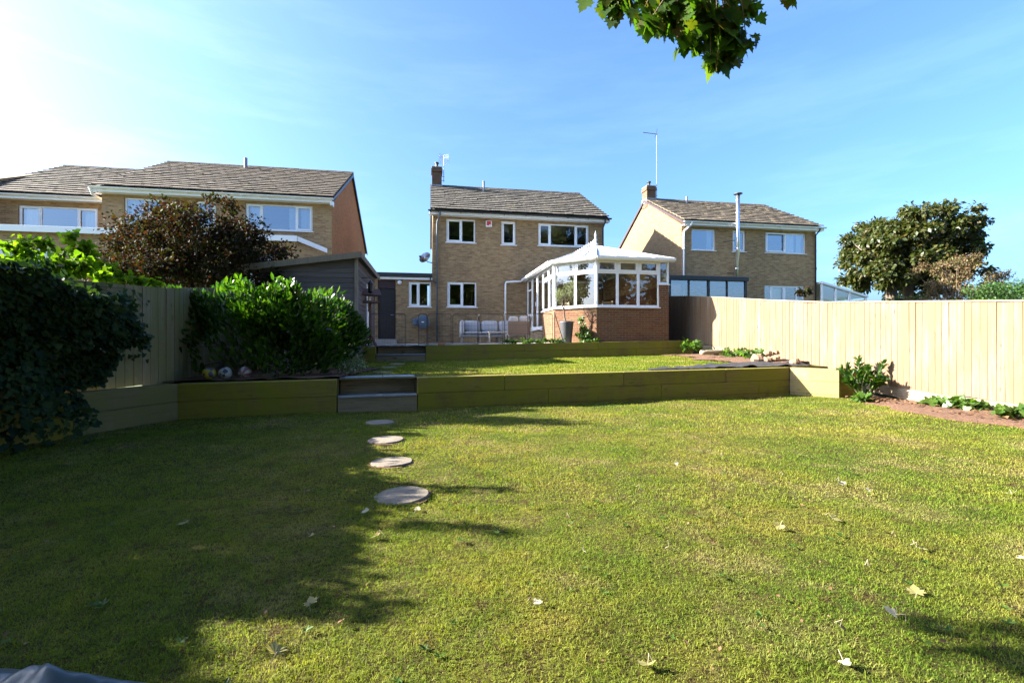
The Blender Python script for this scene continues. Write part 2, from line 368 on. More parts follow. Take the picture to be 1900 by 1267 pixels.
def npmesh(name, V, faces_flat, counts, m, parent=None, loc=(0, 0, 0), smooth=False):
    me = bpy.data.meshes.new(name); V = np.asarray(V, dtype=np.float32)
    me.vertices.add(len(V)); me.vertices.foreach_set('co', V.ravel())
    ff = np.asarray(faces_flat, dtype=np.int32).ravel(); cc = np.asarray(counts, dtype=np.int32)
    me.loops.add(len(ff)); me.loops.foreach_set('vertex_index', ff)
    me.polygons.add(len(cc)); me.polygons.foreach_set('loop_start', np.concatenate(([0], np.cumsum(cc)[:-1])).astype(np.int32))
    me.materials.append(m); me.update(calc_edges=True)
    if smooth: me.polygons.foreach_set('use_smooth', [True] * len(cc))
    return link(name, me, parent, loc)

# leaf outlines: x along the leaf from its stalk, y across, z fold
def fan(out, z=.06):
    V = [(out[0][0], 0, 0)] ; return out
T_OVAL = (np.array([(0, 0, 0), (.28, .17, .05), (.68, .16, .04), (1, 0, -.06), (.68, -.16, .04), (.28, -.17, .05)]), [(0, 1, 2, 3), (0, 3, 4, 5)])
T_SLIM = (np.array([(0, 0, 0), (.4, .09, .02), (1, 0, -.03), (.4, -.09, .02)]), [(0, 1, 2), (0, 2, 3)])
T_DIAM = (np.array([(0, 0, 0), (.5, .32, .06), (1, 0, -.05), (.5, -.32, .06)]), [(0, 1, 2), (0, 2, 3)])
def lobes(pts):
    half = pts; V = [(0, 0, 0)] + [(x, y, .12 * y * y) for x, y in half] + [(x, -y, .12 * y * y) for x, y in reversed(half[:-1])]
    n = len(V); return (np.array(V), [(0, i, i + 1) for i in range(1, n - 1)])
T_IVY = lobes([(-.12, .30), (.10, .50), (.34, .30), (.62, .34), (1.0, 0)])
T_MAPLE = lobes([(-.10, .22), (-.22, .52), (.05, .46), (.10, .78), (.30, .58), (.48, .70), (.46, .34), (.68, .36), (.74, .22), (1.05, 0)])
def leaves(name, pos, dirs, nrms, size, T, m, parent=None, loc=(0, 0, 0)):
    V0, F0 = T; N = len(pos); K = len(V0)
    d = dirs / (np.linalg.norm(dirs, axis=1, keepdims=True) + 1e-9)
    n = nrms - d * np.sum(nrms * d, axis=1, keepdims=True); n /= (np.linalg.norm(n, axis=1, keepdims=True) + 1e-9)
    b = np.cross(n, d); s = np.asarray(size).reshape(-1, 1, 1)
    V = pos[:, None, :] + s * (V0[None, :, 0:1] * d[:, None, :] + V0[None, :, 1:2] * b[:, None, :] + V0[None, :, 2:3] * n[:, None, :])
    counts = np.tile([len(f) for f in F0], N); flat = np.concatenate([np.array(f) for f in F0])
    F = (flat[None, :] + (np.arange(N) * K)[:, None]).ravel()
    return npmesh(name, V.reshape(-1, 3), F, counts, m, parent, loc)
def rdir(n):
    a = rng.normal(size=(n, 3)); return a / np.linalg.norm(a, axis=1, keepdims=True)
def blob_leaves(centres, radii, n, flat=1.0, shell=.5, up=.5, out=.6):
    """points spread through clumps: position, leaf direction, leaf normal"""
    centres = np.asarray(centres, float); radii = np.asarray(radii, float)
    w = radii ** 2; idx = rng.choice(len(centres), n, p=w / w.sum()); d = rdir(n)
    rad = radii[idx] * (shell + (1 - shell) * rng.random(n)) * (.75 + .35 * rng.random(n))
    off = d * rad[:, None]; off[:, 2] *= flat
    nr = d * out + np.array([0, 0, up]) + rdir(n) * .6
    return centres[idx] + off, d * .6 + rdir(n) * .7 + np.array([0, 0, -.15]), nr
def limb(mb, a, b, r0, r1, bend=.15, n=6, sides=7):
    a, b = Vector(a), Vector(b); L = (b - a).length; j = Vector(rdir(1)[0]) * L * bend
    pts = [a.lerp(b, i / n) + j * math.sin(math.pi * i / n) + Vector(rdir(1)[0]) * L * .02 * (0 < i < n) for i in range(n + 1)]
    mb.tube(pts, [r0 + (r1 - r0) * i / n for i in range(n + 1)], sides); return pts
# ================================================================== SETTING
def y_low(x): return 8.514 + .29 * x            # face of the lower retaining wall
def y_up(x): return 14.452 + .176 * x           # face of the upper retaining wall
def x_fence(y): return 9.14 - .18 * y           # right boundary fence
def x_left(y): return -6.62 + .17 * y           # left boundary fence
A_LOW, A_UP = math.atan(.29), math.atan(.176)
def z_mid(x, y):
    k = min(1, max(0, (y - y_low(x)) / 6.0)); return .525 + .006 * (x + 5) + k * (.03 + .015 * max(0, x + 2.6))
def z_pat(x, y): return 1.035 + .018 * (x + 2.57) + .012 * max(0, y - y_up(x))
def hum(x, y): return .018 * math.sin(x * 1.7 + y * .6) * math.sin(y * 1.3 - x * .4) + .010 * math.sin(x * 4.1 + 1) * math.sin(y * 3.7)

def sheet(name, us, vs_, fx, m, kind='structure'):
    mb = MB(); nu, nv = len(us), len(vs_)
    for b in vs_:
        for a in us: mb.v.append(fx(a, b))
    for j in range(nv - 1):
        for i in range(nu - 1):
            k = j * nu + i; mb.f.append((k, k + 1, k + nu + 1, k + nu))
    return tag(mb.build(name, m, smooth=True), kind=kind)
# far ground, rising from the garden's level to the houses'
def far(x, y):
    inside = -6.4 < x < 8.2
    if inside and y < 17: return (x, y, -.12)
    k = min(1, max(0, (y - 5) / 9)); k = k * k * (3 - 2 * k)
    return (x, y, -.10 + 1.12 * k)
gx = [-900, -200, -60, -25, -12, -7, -6.41, -6.39, -2, 3, 8.19, 8.21, 9, 14, 30, 60, 200, 900]
gy = [-900, -200, -60, -20, -8, 0, 5, 7, 9, 11, 13, 14, 16.99, 17.01, 22, 40, 80, 200, 900]
sheet('ground', gx, gy, far, M['field'])
lin = lambda a, b, n: [a + (b - a) * i / (n - 1) for i in range(n)]
def lawn_pt(a, b):
    x = -6.35 + 14.6 * a; y = -14 + (y_low(x) + .08 + 14) * b; return (x, y, hum(x, y))
sheet('lawn', lin(0, 1, 100), lin(0, 1, 150), lawn_pt, M['lawn'])
sheet('terrace_lawn', lin(-6.3, 7.5, 60), lin(0, 1, 30), lambda x, b: (lambda y: (x, y, z_mid(x, y) + .3 * hum(x, y)))(y_low(x) + .1 + (y_up(x) - y_low(x)) * b), M['lawn'])
sheet('patio', lin(-8, 6.6, 30), lin(0, 1, 12), lambda x, b: (lambda y: (x, y, z_pat(x, y)))(y_up(x) + .09 + 7.2 * b), M['paving'])
# gravel in front of the back steps
sheet('gravel', lin(-4.2, -1.2, 30), lin(0, 1, 12), lambda x, b: (lambda y: (x, y, z_pat(x, y) + .012 + .02 * random.random()))(y_up(x) + .12 + 1.9 * b), M['gravel'])
# soil bed along the right fence
def bed(a, b):
    y = 2.2 + 7.75 * b; x1 = x_fence(y) - .03; x0 = 6.62 + .16 * math.sin(y * 2.3) + .08 * math.sin(y * 6.1)
    if y > 8.9: x0 += (y - 8.9) * .55
    x0 = min(x0, x1 - .1); x = x0 + (x1 - x0) * a
    return (x, y, hum(x, y) + .006 + .05 * math.sin(math.pi * min(1, a * 1.3) / 1.3 * .5) + .025 * random.random() * (a > 0))
sheet('soil_bed', lin(0, 1, 18), lin(0, 1, 90), bed, M['soil'])
def bed2(a, b):
    y = 11.2 + 4.0 * b; x1 = x_fence(y) - .03; x0 = x1 - 1.5 - .25 * math.sin(y * 2.1) - .12 * math.sin(y * 5)
    x = x0 + (x1 - x0) * a; return (x, y, z_mid(x, y) + .02 + .05 * a + .025 * random.random())
sheet('soil_bed', lin(0, 1, 16), lin(0, 1, 40), bed2, M['soil'])
def bed3(a, b):
    x = -6.2 + 3.3 * a; y = y_low(x) + .25 + 2.6 * b; return (x, y, z_mid(x, y) + .02 + .03 * random.random())
sheet('soil_bed', lin(0, 1, 24), lin(0, 1, 20), bed3, M['soil'])

tag(MB().quad((6.2, 10.34, .50), (6.75, 9.8, .50), (7.42, 10.0, .53), (7.3, 10.75, .53), (6.2, 10.45, .51)).build('soil_bed', M['soil']), kind='structure')
# ------------------------------------------------------------------ retaining walls of timber sleepers
_sl = {}
def sleeper(parent, x, y, z, L, rz, h=.272, t=.2, m='sleeper', roll=0):
    key = (round(L, 2), h, t, m)
    if key not in _sl: _sl[key] = MB().bev(0, L, 0, t, 0, h, .007).mesh('sleeper', M[m])
    return link('sleeper', _sl[key], parent, (x, y, z), (roll, 0, rz))
def run(parent, x0, x1, yf, ang, rows, m='sleeper', h=.272, t=.2, cuts=((2.4, 0), (1.5, 0)), ztop=None):
    """courses of sleepers along a wall face between x0 and x1; rows counted from the top"""
    c = math.cos(ang)
    for k in range(rows):
        x = x0; first = True
        while x < x1 - .02:
            L = (cuts[k % len(cuts)][0] if first else 2.4); first = False
            e = min(x1, x + L * c)
            if x1 - e < .25: e = x1
            ln = (e - x) / c - .004
            jit = random.uniform(-.004, .004)
            o = sleeper(parent, x, yf(x) + jit, ztop(x) - h * (k + 1) + random.uniform(-.001, .001), ln, ang, h - .003, t, m); o.rotation_euler = (0, -math.atan2(ztop(e) - ztop(x), ln), ang)
            x = e
rw = thing('retaining_wall', 'long low wall of green-stained timber sleepers across the front lawn', 'wall', (0, 0, 0))
zt = lambda x: .535 + .006 * (x + 5)
run(rw, -5.03, -2.87, y_low, A_LOW, 3, cuts=((2.4, 0), (2.4, 0), (2.4, 0)), ztop=zt)
run(rw, -1.618, 6.09, y_low, A_LOW, 3, cuts=((1.55, 0), (2.4, 0), (2.0, 0)), ztop=zt)
# right return, lit by the sun, then the short front of the raised bed
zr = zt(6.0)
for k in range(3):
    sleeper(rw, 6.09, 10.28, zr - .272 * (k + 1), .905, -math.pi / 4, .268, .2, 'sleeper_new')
    sleeper(rw, 6.73 + .006, 9.64 + .006 + k * .002, zr - .272 * (k + 1) - .004, .66, A_LOW, .268, .2, 'sleeper')
# left return beside the ivy
a_l = math.atan2(7.056 - 5.75, -5.03 + 5.38)
for k in range(3):
    sleeper(rw, -5.38, 5.75, zt(-5) - .272 * (k + 1) + .004, 1.36, a_l, .268, .18, 'sleeper_mid')
    sleeper(rw, -6.0, 3.45, zt(-5) - .272 * (k + 1), 2.385, a_l, .268, .18, 'sleeper')
ru = thing('retaining_wall', 'low wall of olive-green timber sleepers holding the patio below the white conservatory', 'wall', (0, 0, 0))
zu = lambda x: 1.055 + .0185 * (x + 2.57)
run(ru, -2.57, 5.98, y_up, A_UP, 3, cuts=((3.0, 0), (1.9, 0), (2.2, 0)), h=.24, ztop=zu)
run(ru, -4.42, -4.0, y_up, A_UP, 3, cuts=((2.4, 0),), h=.24, ztop=zu)

def steps(name, label, x0, x1, yf, ang, zs, deep, gap):
    c = math.cos(ang); W = (x1 - x0) / c
    st = thing(name, label, 'steps', (x0, yf(x0), 0), ang)
    z0, z1, z2 = zs
    MB().bev(.012, W - .012, .01, .09, z0 - .2, z1 - .035, .005).build('riser', M['riser'], st)
    MB().bev(.03, W - .02, deep, deep + .08, z1 - .02, z2 - .035, .005).build('riser', M['riser'], st)
    for (ya, yb, z) in ((-.015, deep - .003, z1), (deep - .015, deep + .36, z2)):
        cut = W * .56
        MB().bev(.016, cut - .004, ya, yb, z - .033, z, .004).build('slab', M['slate'], st)
        MB().bev(cut + .004, W - .016, ya, yb, z - .033, z, .004).build('slab', M['slate'], st)
    MB().bev(-.05, .012, .205, deep + .3, z0, z2 - .04, .004).build('cheek', M['sleeper_mid'], st)
    MB().bev(W - .012, W + .05, .205, deep + .3, z0, z2 - .04, .004).build('cheek', M['riser'], st)
    return st
steps('garden_steps', 'two timber steps with slate treads set in the long front sleeper wall', -2.87, -1.618, y_low, A_LOW, (0, .275, .555), .36, 0)
steps('garden_steps', 'pair of grey timber steps leading up to the gravel by the black door', -4.0, -2.57, y_up, A_UP, (.56, .80, 1.045), .30, 0)

# ------------------------------------------------------------------ stepping stones
def stone(x, y, z, r, label, grp):
    mb = MB(); n = 22; k = [r * (1 + .02 * random.uniform(-1, 1)) for _ in range(n)]
    rings = [(1.0, -.04), (1.0, .004), (.97, .012), (.6, .016), (.0, .015)]
    for f, zz in rings[:-1]:
        for i in range(n):
            a = 2 * math.pi * i / n; mb.v.append((k[i] * f * math.cos(a), k[i] * f * math.sin(a), zz + .003 * random.random() * (f < .99)))
    for j in range(len(rings) - 2):
        for i in range(n): mb.f.append((j * n + i, j * n + (i + 1) % n, j * n + n + (i + 1) % n, j * n + n + i))
    mb.f.append(tuple(3 * n + i for i in range(n)))
    o = mb.build('stepping_stone', M['stone'], None, (x, y, z), (R(random.uniform(-1, 2)), R(random.uniform(-1.5, 1.5)), random.random() * 6))
    rg = MB(); n2 = 26
    for i in range(n2):
        a = 2 * math.pi * i / n2; w = r * random.uniform(1.04, 1.16)
        rg.v += [(r * .97 * math.cos(a), r * .97 * math.sin(a), .001), (w * math.cos(a), w * math.sin(a), -.004)]
    rg.f = [(2 * i, 2 * i + 1, (2 * i + 3) % (2 * n2), (2 * i + 2) % (2 * n2)) for i in range(n2)]
    rg.build('soil_rim', M['soil'], o)
    return tag(o, label, 'stepping stone', grp)
def gpt(u, v, z=0.0):   # ground point from a sightline
    D = (EYE - z) * 870 / (v - 633.5); return ((u - 950) / 870 * D, D)
for (u, v, r, lb) in ((745, 918, .206, 'largest nearest round stone disc half in shadow on the lower lawn'), (727, 858, .20, 'round stone disc second nearest on the lower lawn, its right half sunlit'),
                      (716, 821, .20, 'round stone disc third from the camera on the lower lawn'), (705, 785, .20, 'round stone disc on the lower lawn just below the slate steps')):
    x, y = gpt(u, v); stone(x, y, hum(x, y) + .006, r, lb, 'stepping stones in the lawns')
for (x, y, lb) in ((-2.55, 9.25, 'shaded stone disc on the terrace right behind the slate steps'), (-2.8, 10.7, 'shaded stone disc in the middle of the terrace path'), (-3.0, 12.3, 'shaded stone disc on the terrace before the back steps')):
    stone(x, y, z_mid(x, y) + .012, .2, lb, 'stepping stones in the lawns')

# ------------------------------------------------------------------ fences
def fence_line(root, xf, y0, y1, ztop, zbot, bw, m, side, cap=True, gravel=.2, post_every=1.8, capm='fence_cap', postm='fence_old', jag=.0):
    """feather-edge boards, each its own piece; side = -1 when seen from smaller x"""
    ang = math.atan2(1, xf(1) - xf(0)) - math.pi / 2; c = math.cos(ang)
    y = y0; i = 0; meshes = {}
    while y < y1:
        yt = y + bw * c * .5; zt_, zb = ztop(yt), zbot(yt); h = zt_ - zb + random.uniform(-jag, jag)
        key = round(h / .05)
        if key not in meshes:
            hh = key * .05; mb = MB()
            # wedge section: thick edge laps the thin one
            sec = [(0, 0), (0, bw + .015), (side * .006, bw + .015), (side * .013, 0)]
            mb.prism([(a, b, 0) for a, b in sec], (0, 0, hh)); meshes[key] = mb.mesh('board', M[m])
        link('board', meshes[key], root, (xf(y) + side * (.004 + .003 * random.random()), y, zt_ - key * .05), (R(random.uniform(-.25, .25)), R(random.uniform(-.2, .2)), ang))
        y += bw * c; i += 1
    L = (y1 - y0) / c; n = max(2, int(L / post_every))
    for k in range(n + 1):
        yy = y0 + (y1 - y0) * k / n
        MB().box(.03, .11, -.04, .04, min(zbot(yy) - .3, 0), ztop(yy) - .03).build('post', M[postm], root, (xf(yy) + (-side * .07 - .07), yy, 0), (0, 0, ang))
    for f in (.15, .5, .85):
        mb = MB(); pts = [(xf(y0 + (y1 - y0) * k / 8) - side * .02, y0 + (y1 - y0) * k / 8) for k in range(9)]
        for k in range(8):
            (xa, ya), (xb, yb) = pts[k], pts[k + 1]
            za, zb_ = zbot(ya) + f * (ztop(ya) - zbot(ya)), zbot(yb) + f * (ztop(yb) - zbot(yb))
            mb.prism([(xa, ya, za), (xa - side * .03, ya, za), (xa - side * .03, ya, za + .07), (xa, ya, za + .07)], (xb - xa, yb - ya, zb_ - za))
        mb.build('rail', M[postm], root)
    if cap:
        for k in range(n):
            ya, yb = y0 + (y1 - y0) * k / n, y0 + (y1 - y0) * (k + 1) / n - .004
            mb = MB(); w = .035
            mb.prism([(xf(ya) - w, ya, ztop(ya) + .001), (xf(ya) + w, ya, ztop(ya) + .001), (xf(ya) + w, ya, ztop(ya) + .026), (xf(ya) - w, ya, ztop(ya) + .026)], (xf(yb) - xf(ya), yb - ya, ztop(yb) - ztop(ya)))
            mb.build('capping', M[capm], root)
    if gravel:
        for k in range(n):
            ya, yb = y0 + (y1 - y0) * k / n, y0 + (y1 - y0) * (k + 1) / n - .004
            mb = MB(); sx = side * .012
            mb.prism([(xf(ya) + sx, ya, zbot(ya) - gravel), (xf(ya) + sx - side * .03, ya, zbot(ya) - gravel), (xf(ya) + sx - side * .03, ya, zbot(ya) - .003), (xf(ya) + sx, ya, zbot(ya) - .003)], (xf(yb) - xf(ya), yb - ya, zbot(yb) - zbot(ya)))
            mb.build('gravel_board', M['fence_cap'], root)
def interp(tab):
    def f(y):
        if y <= tab[0][0]: return tab[0][1]
        for (a, za), (b, zb) in zip(tab, tab[1:]):
            if y <= b: return za + (zb - za) * (y - a) / (b - a)
        return tab[-1][1]
    return f
fr = thing('board_fence', 'pale new close-board timber fence along the sunlit right side', 'fence', (0, 0, 0))
ft = interp([(3, 1.45), (7.25, 1.79), (11.26, 2.095), (14.8, 2.555), (15.9, 2.69), (18.4, 2.93)])
fb = interp([(3, -.05 + .2), (7.25, .18), (9.07, .28), (11.26, .55), (14.8, 1.02), (15.9, 1.10), (18.4, 1.2)])
fence_line(fr, x_fence, 3.0, 18.3, ft, fb, .115, 'fence_new', -1, True, .22, 1.85, postm='fence_cap')
fl = thing('board_fence', 'weathered shaded timber fence behind the ivy on the left', 'fence', (0, 0, 0))
fence_line(fl, x_left, -4.0, 7.35, interp([(-4, 2.15), (5.2, 2.12), (5.9, 1.95), (7.35, 2.0)]), interp([(-4, .3), (9, .55)]), .13, 'fence_old', 1, False, 0, 1.9, jag=.0)
fence_line(fl, lambda y: -5.385 - .16 * (y - 7.35), 7.36, 13.0, interp([(7.3, 2.0), (9, 2.2), (13, 2.35)]), interp([(7, .5), (13, .6)]), .13, 'fence_old', 1, False, 0, 1.9)
# ================================================================== HOUSES
def wall_open(mb, x0, x1, z0, z1, ops, t=.26, y=0.0):
    """brick skin in the plane y with rectangular openings and their reveals"""
    xs = sorted({x0, x1, *[v for o in ops for v in o[:2]]}); zs = sorted({z0, z1, *[v for o in ops for v in o[2:]]})
    xs = [v for v in xs if x0 <= v <= x1]; zs = [v for v in zs if z0 <= v <= z1]
    for a, b in zip(xs, xs[1:]):
        for c, d in zip(zs, zs[1:]):
            mx, mz = (a + b) / 2, (c + d) / 2
            if any(o[0] < mx < o[1] and o[2] < mz < o[3] for o in ops): continue
            mb.quad((a, y, c), (b, y, c), (b, y, d), (a, y, d))
    for (a, b, c, d) in ops:
        mb.quad((a, y, c), (a, y, d), (a, y + t, d), (a, y + t, c)); mb.quad((b, y, c), (b, y + t, c), (b, y + t, d), (b, y, d))
        mb.quad((a, y, d), (b, y, d), (b, y + t, d), (a, y + t, d)); mb.quad((a, y, c), (a, y + t, c), (b, y + t, c), (b, y, c))
    return mb
def window(parent, x0, x1, z0, z1, cells, y=.05, fw=.06, gl='glass', curtain=None, sill=True, tilt=None, trans=None, opener=()):
    """white frame with a pane in each cell; cells = fractions of the width; trans = height of a transom"""
    w = thing_part('window', parent, (x0, y, z0)); W, Hh = x1 - x0, z1 - z0
    f = MB(); g = .002
    f.bev(g, W - g, 0, .07, 0, fw, .006); f.bev(g, W - g, 0, .07, Hh - fw, Hh - g, .006)
    f.bev(g, fw, .001, .069, fw, Hh - fw, .006); f.bev(W - fw, W - g, .001, .069, fw, Hh - fw, .006)
    edges = [0]
    for c in cells: edges.append(edges[-1] + c * W)
    for e in edges[1:-1]: f.bev(e - fw * .5, e + fw * .5, .001, .069, fw, Hh - fw, .006)
    if trans: f.bev(fw, W - fw, .002, .068, trans - fw * .5, trans + fw * .5, .006)
    f.build('frame', M['upvc'], w)
    spans = [(fw * .9, Hh - fw * .9)] if not trans else [(fw * .9, trans - fw * .45), (trans + fw * .45, Hh - fw * .9)]
    for i, (a, b) in enumerate(zip(edges, edges[1:])):
        a2 = a + (fw if i == 0 else fw * .5); b2 = b - (fw if i == len(cells) - 1 else fw * .5)
        for k, (c, d) in enumerate(spans):
            sash = (i in opener) or (trans and k == 1)
            if sash:
                s = MB(); q = .05
                s.bev(a2 - .012, b2 + .012, -.012, .02, c - .012, c + q, .005); s.bev(a2 - .012, b2 + .012, -.012, .02, d - q, d + .012, .005)
                s.bev(a2 - .012, a2 + q, -.011, .019, c + q, d - q, .005); s.bev(b2 - q, b2 + .012, -.011, .019, c + q, d - q, .005)
                so = s.build('sash', M['upvc'], w)
                if tilt and i == tilt[0]: so.location = (0, tilt[1] * .5, 0)
            jx, jz = random.uniform(-.004, .004), random.uniform(-.003, .003)
            MB().quad((a2 - .01, .03 + jx, c - .01), (b2 + .01, .03 - jx, c - .01), (b2 + .01, .03 - jx + jz, d + .01), (a2 - .01, .03 + jx + jz, d + .01)).build('pane', M[gl], w)
    if sill: MB().bev(-.05, W + .05, -.10, .0, -.035, -.002, .006).build('sill', M['upvc'], w)
    if curtain:
        for (ca, cb) in curtain:
            mb = MB(); n = 28; xa, xb = ca * W, cb * W
            for k in range(n + 1):
                xx = xa + (xb - xa) * k / n; yy = .22 + .035 * math.sin(k * 1.9) + .01 * math.sin(k * 4.3)
                mb.v += [(xx, yy, .02), (xx, yy * .97, Hh - .01)]
            mb.f = [(2 * k, 2 * k + 2, 2 * k + 3, 2 * k + 1) for k in range(n)]
            mb.build('curtain', M['curtain'], w, smooth=True)
    return w
def thing_part(name, parent, loc=(0, 0, 0), rz=0):
    o = bpy.data.objects.new(name, None); COL.objects.link(o); o.location = loc; o.rotation_euler = (0, 0, rz); o.parent = parent; o.empty_display_size = .1; return o
def tiled_slope(parent, x0, x1, ye, ze, yr, zr, mkey, tw=.33, gauge=.37, cap=300):
    """front roof slope: an underlay part with overlapping tiles laid course by course"""
    roof = MB()
    pitch = math.atan2(zr - ze, yr - ye); L = math.hypot(zr - ze, yr - ye)
    roof.prism([(x0, ye, ze - .05), (x1, ye, ze - .05), (x1, yr, zr - .05), (x0, yr, zr - .05)], (0, 0, -.08))
    ro = roof.build('roof', M['under'], parent)
    n = round(L / gauge); gauge = L / n; nx = round((x1 - x0) / tw); tw = (x1 - x0) / nx
    tm = [MB().box(.0015, tw - .0015, 0, gauge + .07, 0, .042).mesh('roof_tile', M[mkey]) for _ in range(1)]
    # a second tile with a chipped, slightly bowed lower edge
    b = MB().box(.0015, tw - .0015, 0, gauge + .07, 0, .042); b.v[0] = (.01, .012, 0); b.v[5] = (tw - .012, .006, .046); tm.append(b.mesh('roof_tile', M[mkey]))
    left = MB(); cnt = 0; total = n * nx
    for r in range(n):
        off = 0.5 * tw if r % 2 else 0
        for k in range(nx + (1 if r % 2 else 0)):
            xa = x0 + k * tw - off; s = r * gauge - .04
            if xa < x0 - .01: continue
            if xa + tw > x1 + .01 and r % 2: continue
            zoff = .034 + random.uniform(0, .016); yy = ye + s * math.cos(pitch); zz = ze + s * math.sin(pitch) + zoff
            til = -.11 + random.uniform(-.012, .012)
            if cnt < cap:
                link('roof_tile', tm[random.random() < .3], ro, (xa + random.uniform(-.003, .003), yy, zz), (pitch + til, random.uniform(-.006, .006), random.uniform(-.006, .006)))
            else:
                mt = Matrix.Translation((xa, yy, zz)) @ Matrix.Rotation(pitch + til, 4, 'X'); left.box(.0015, tw - .0015, 0, gauge + .07, 0, .042, mt)
            cnt += 1
        if r % 2:   # half tiles at both verges
            for xa in (x0, x1 - tw * .5):
                s = r * gauge - .04; mt = Matrix.Translation((xa, ye + s * math.cos(pitch), ze + s * math.sin(pitch) + .04)) @ Matrix.Rotation(pitch - .11, 4, 'X')
                left.box(.0015, tw * .5 - .0015, 0, gauge + .07, 0, .042, mt)
    if left.v: tag(left.build('roof_tiles_rest', M[mkey], ro), kind='stuff')
    k = 0; x = x0
    while x < x1 - .05:     # ridge tiles
        e = min(x + .45, x1); mb = MB()
        mb.prism([(x, yr + .13 * math.cos(a), zr - .03 + .10 * math.sin(a)) for a in [math.pi * i / 6 for i in range(7)]], (e - x - .004, 0, 0))
        mb.build('ridge_tile', M[mkey], ro, (0, 0, random.uniform(0, .01))); x = e
    return ro
def rear_slope(parent, x0, x1, yr, zr, yb, zb, mkey):
    MB().prism([(x0, yr + .01, zr), (x1, yr + .01, zr), (x1, yb, zb), (x0, yb, zb)], (0, 0, -.1)).build('roof_rear', M[mkey], parent)
def gable(parent, x, flip, ye, yr, yb, z0, ze, zr, m, ze_f):
    """triangular side wall seen on edge from the garden, drawn as a slab"""
    d = (.24 if flip else -.24)
    MB().prism([(x, .003, z0), (x, yb, z0), (x, yb, ze), (x, yr, zr - .16), (x, .003, ze)], (d, 0, 0)).build('wall', M[m], parent)
def gutter(parent, x0, x1, y, z, m='upvc', fascia='upvc', soff=.3):
    mb = MB(); sec = [(y - .06 + .06 * math.cos(a), z + .06 * math.sin(a)) for a in [math.pi + math.pi * i / 6 for i in range(7)]]
    sec = sec + [(b, c) for b, c in [(y - .006, z), (y - .114, z)]]
    mb.prism([(x0, b, c) for b, c in sec], (x1 - x0, 0, 0)); mb.build('gutter', M[m], parent, smooth=False)
    MB().bev(x0 + .05, x1 - .05, y + .004, y + .03, z - .16, z + .02, .004).build('fascia', M[fascia], parent)
    MB().box(x0 + .05, x1 - .05, y + .031, y + soff, z - .155, z - .14).build('soffit', M[fascia], parent)
    x = x0 + .4; br = MB()
    while x < x1: br.box(x, x + .03, y - .125, y + .004, z - .075, z - .055); x += .95
    br.build('gutter_brackets', M[m], parent)
def downpipe(parent, pts, m, r=.036):
    mb = MB().tube(pts, r, 10); o = mb.build('downpipe', M[m], parent, smooth=True)
    c = MB(); a, b = Vector(pts[-2]), Vector(pts[-1])
    for f in (.15, .5, .85):
        p = a.lerp(b, f); c.lathe([(r + .008, -.03), (r + .008, .03)], p, 10)
    c.build('pipe_clip', M[m], o); return o
def chimney(parent, x0, x1, y0, y1, z0, z1, m, pot=True):
    c = MB().box(x0, x1, y0, y1, z0, z1).build('chimney', M[m], parent)
    MB().bev(x0 - .04, x1 + .04, y0 - .04, y1 + .04, z1 - .22, z1 - .07, .005).build('corbel', M[m], c)
    MB().bev(x0 - .02, x1 + .02, y0 - .02, y1 + .02, z1 + .001, z1 + .05, .01).build('flaunching', M['lead'], c)
    MB().bev(x0 - .03, x1 + .03, y0 - .03, y1 + .03, z0 + .25, z0 + .5, .004).build('flashing', M['lead'], c)
    if pot: MB().lathe([(.09, 0), (.10, .05), (.075, .1), (.075, .22), (.12, .24), (.10, .30), (.02, .33)], ((x0 + x1) / 2, (y0 + y1) / 2, z1 + .05), 14).build('chimney_pot', M['blackpipe'], c)
    return c
def rooms(parent, x0, x1, y1, z0, z1, zf):
    MB().box(x0 + .3, x1 - .3, .3, y1, zf - .12, zf + .1).build('floor', M['plaster'], parent)
    MB().box(x0 + .3, x1 - .3, .3, y1, z1 - .12, z1 - .02).build('ceiling', M['plaster'], parent)
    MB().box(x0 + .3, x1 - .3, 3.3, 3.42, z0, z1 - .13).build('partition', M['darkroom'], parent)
def add_label(o, l): o['label'] = l; return o

A10 = R(10)
# ------------------------------------------------------------------ main house
H = thing('brick_house', 'detached buff-brick house with grey tiled roof in the centre', 'house', (-3.4, 20.15, 0), A10)
W1, W2, W3, W4 = (.57, 1.83, 5.46, 6.48), (2.98, 3.62, 5.43, 6.48), (4.65, 7.01, 5.46, 6.46), (.61, 1.88, 2.66, 3.75)
mb = MB(); wall_open(mb, 0, 7.72, .9, 6.62, [W1, W2, W3, W4]); mb.build('wall', M['brick_main'], H)
gable(H, 0, True, -.3, 3.9, 7.8, .9, 6.62, 9.12, 'brick_main', 0); gable(H, 7.72, False, -.3, 3.9, 7.8, .9, 6.62, 9.12, 'brick_main', 0)
MB().box(.25, 7.47, 7.56, 7.8, .9, 6.6).build('wall', M['brick_main'], H)
rooms(H, 0, 7.72, 7.5, 1.0, 6.6, 3.95)
for o, cells, op in ((W1, (.52, .48), (0,)), (W2, (1,), (0,)), (W3, (.235, .50, .265), (0, 2)), (W4, (.52, .48), (0,))):
    window(H, *o, cells, opener=op, fw=.065)
tiled_slope(H, -.10, 7.85, -.3, 6.78, 3.9, 9.12, 'tile_main', cap=280)
rear_slope(H, -.1, 7.85, 3.9, 9.12, 8.1, 6.8, 'tile_main')
for x in (-.10, 7.83):
    MB().prism([(x, -.32, 6.62), (x, -.32, 6.74), (x, 3.9, 9.08), (x, 3.9, 8.95)], (.03, 0, 0)).build('verge_board', M['blackpipe'], H)
gutter(H, -.2, 7.95, -.31, 6.72, 'blackpipe', 'whitepaint', .31)
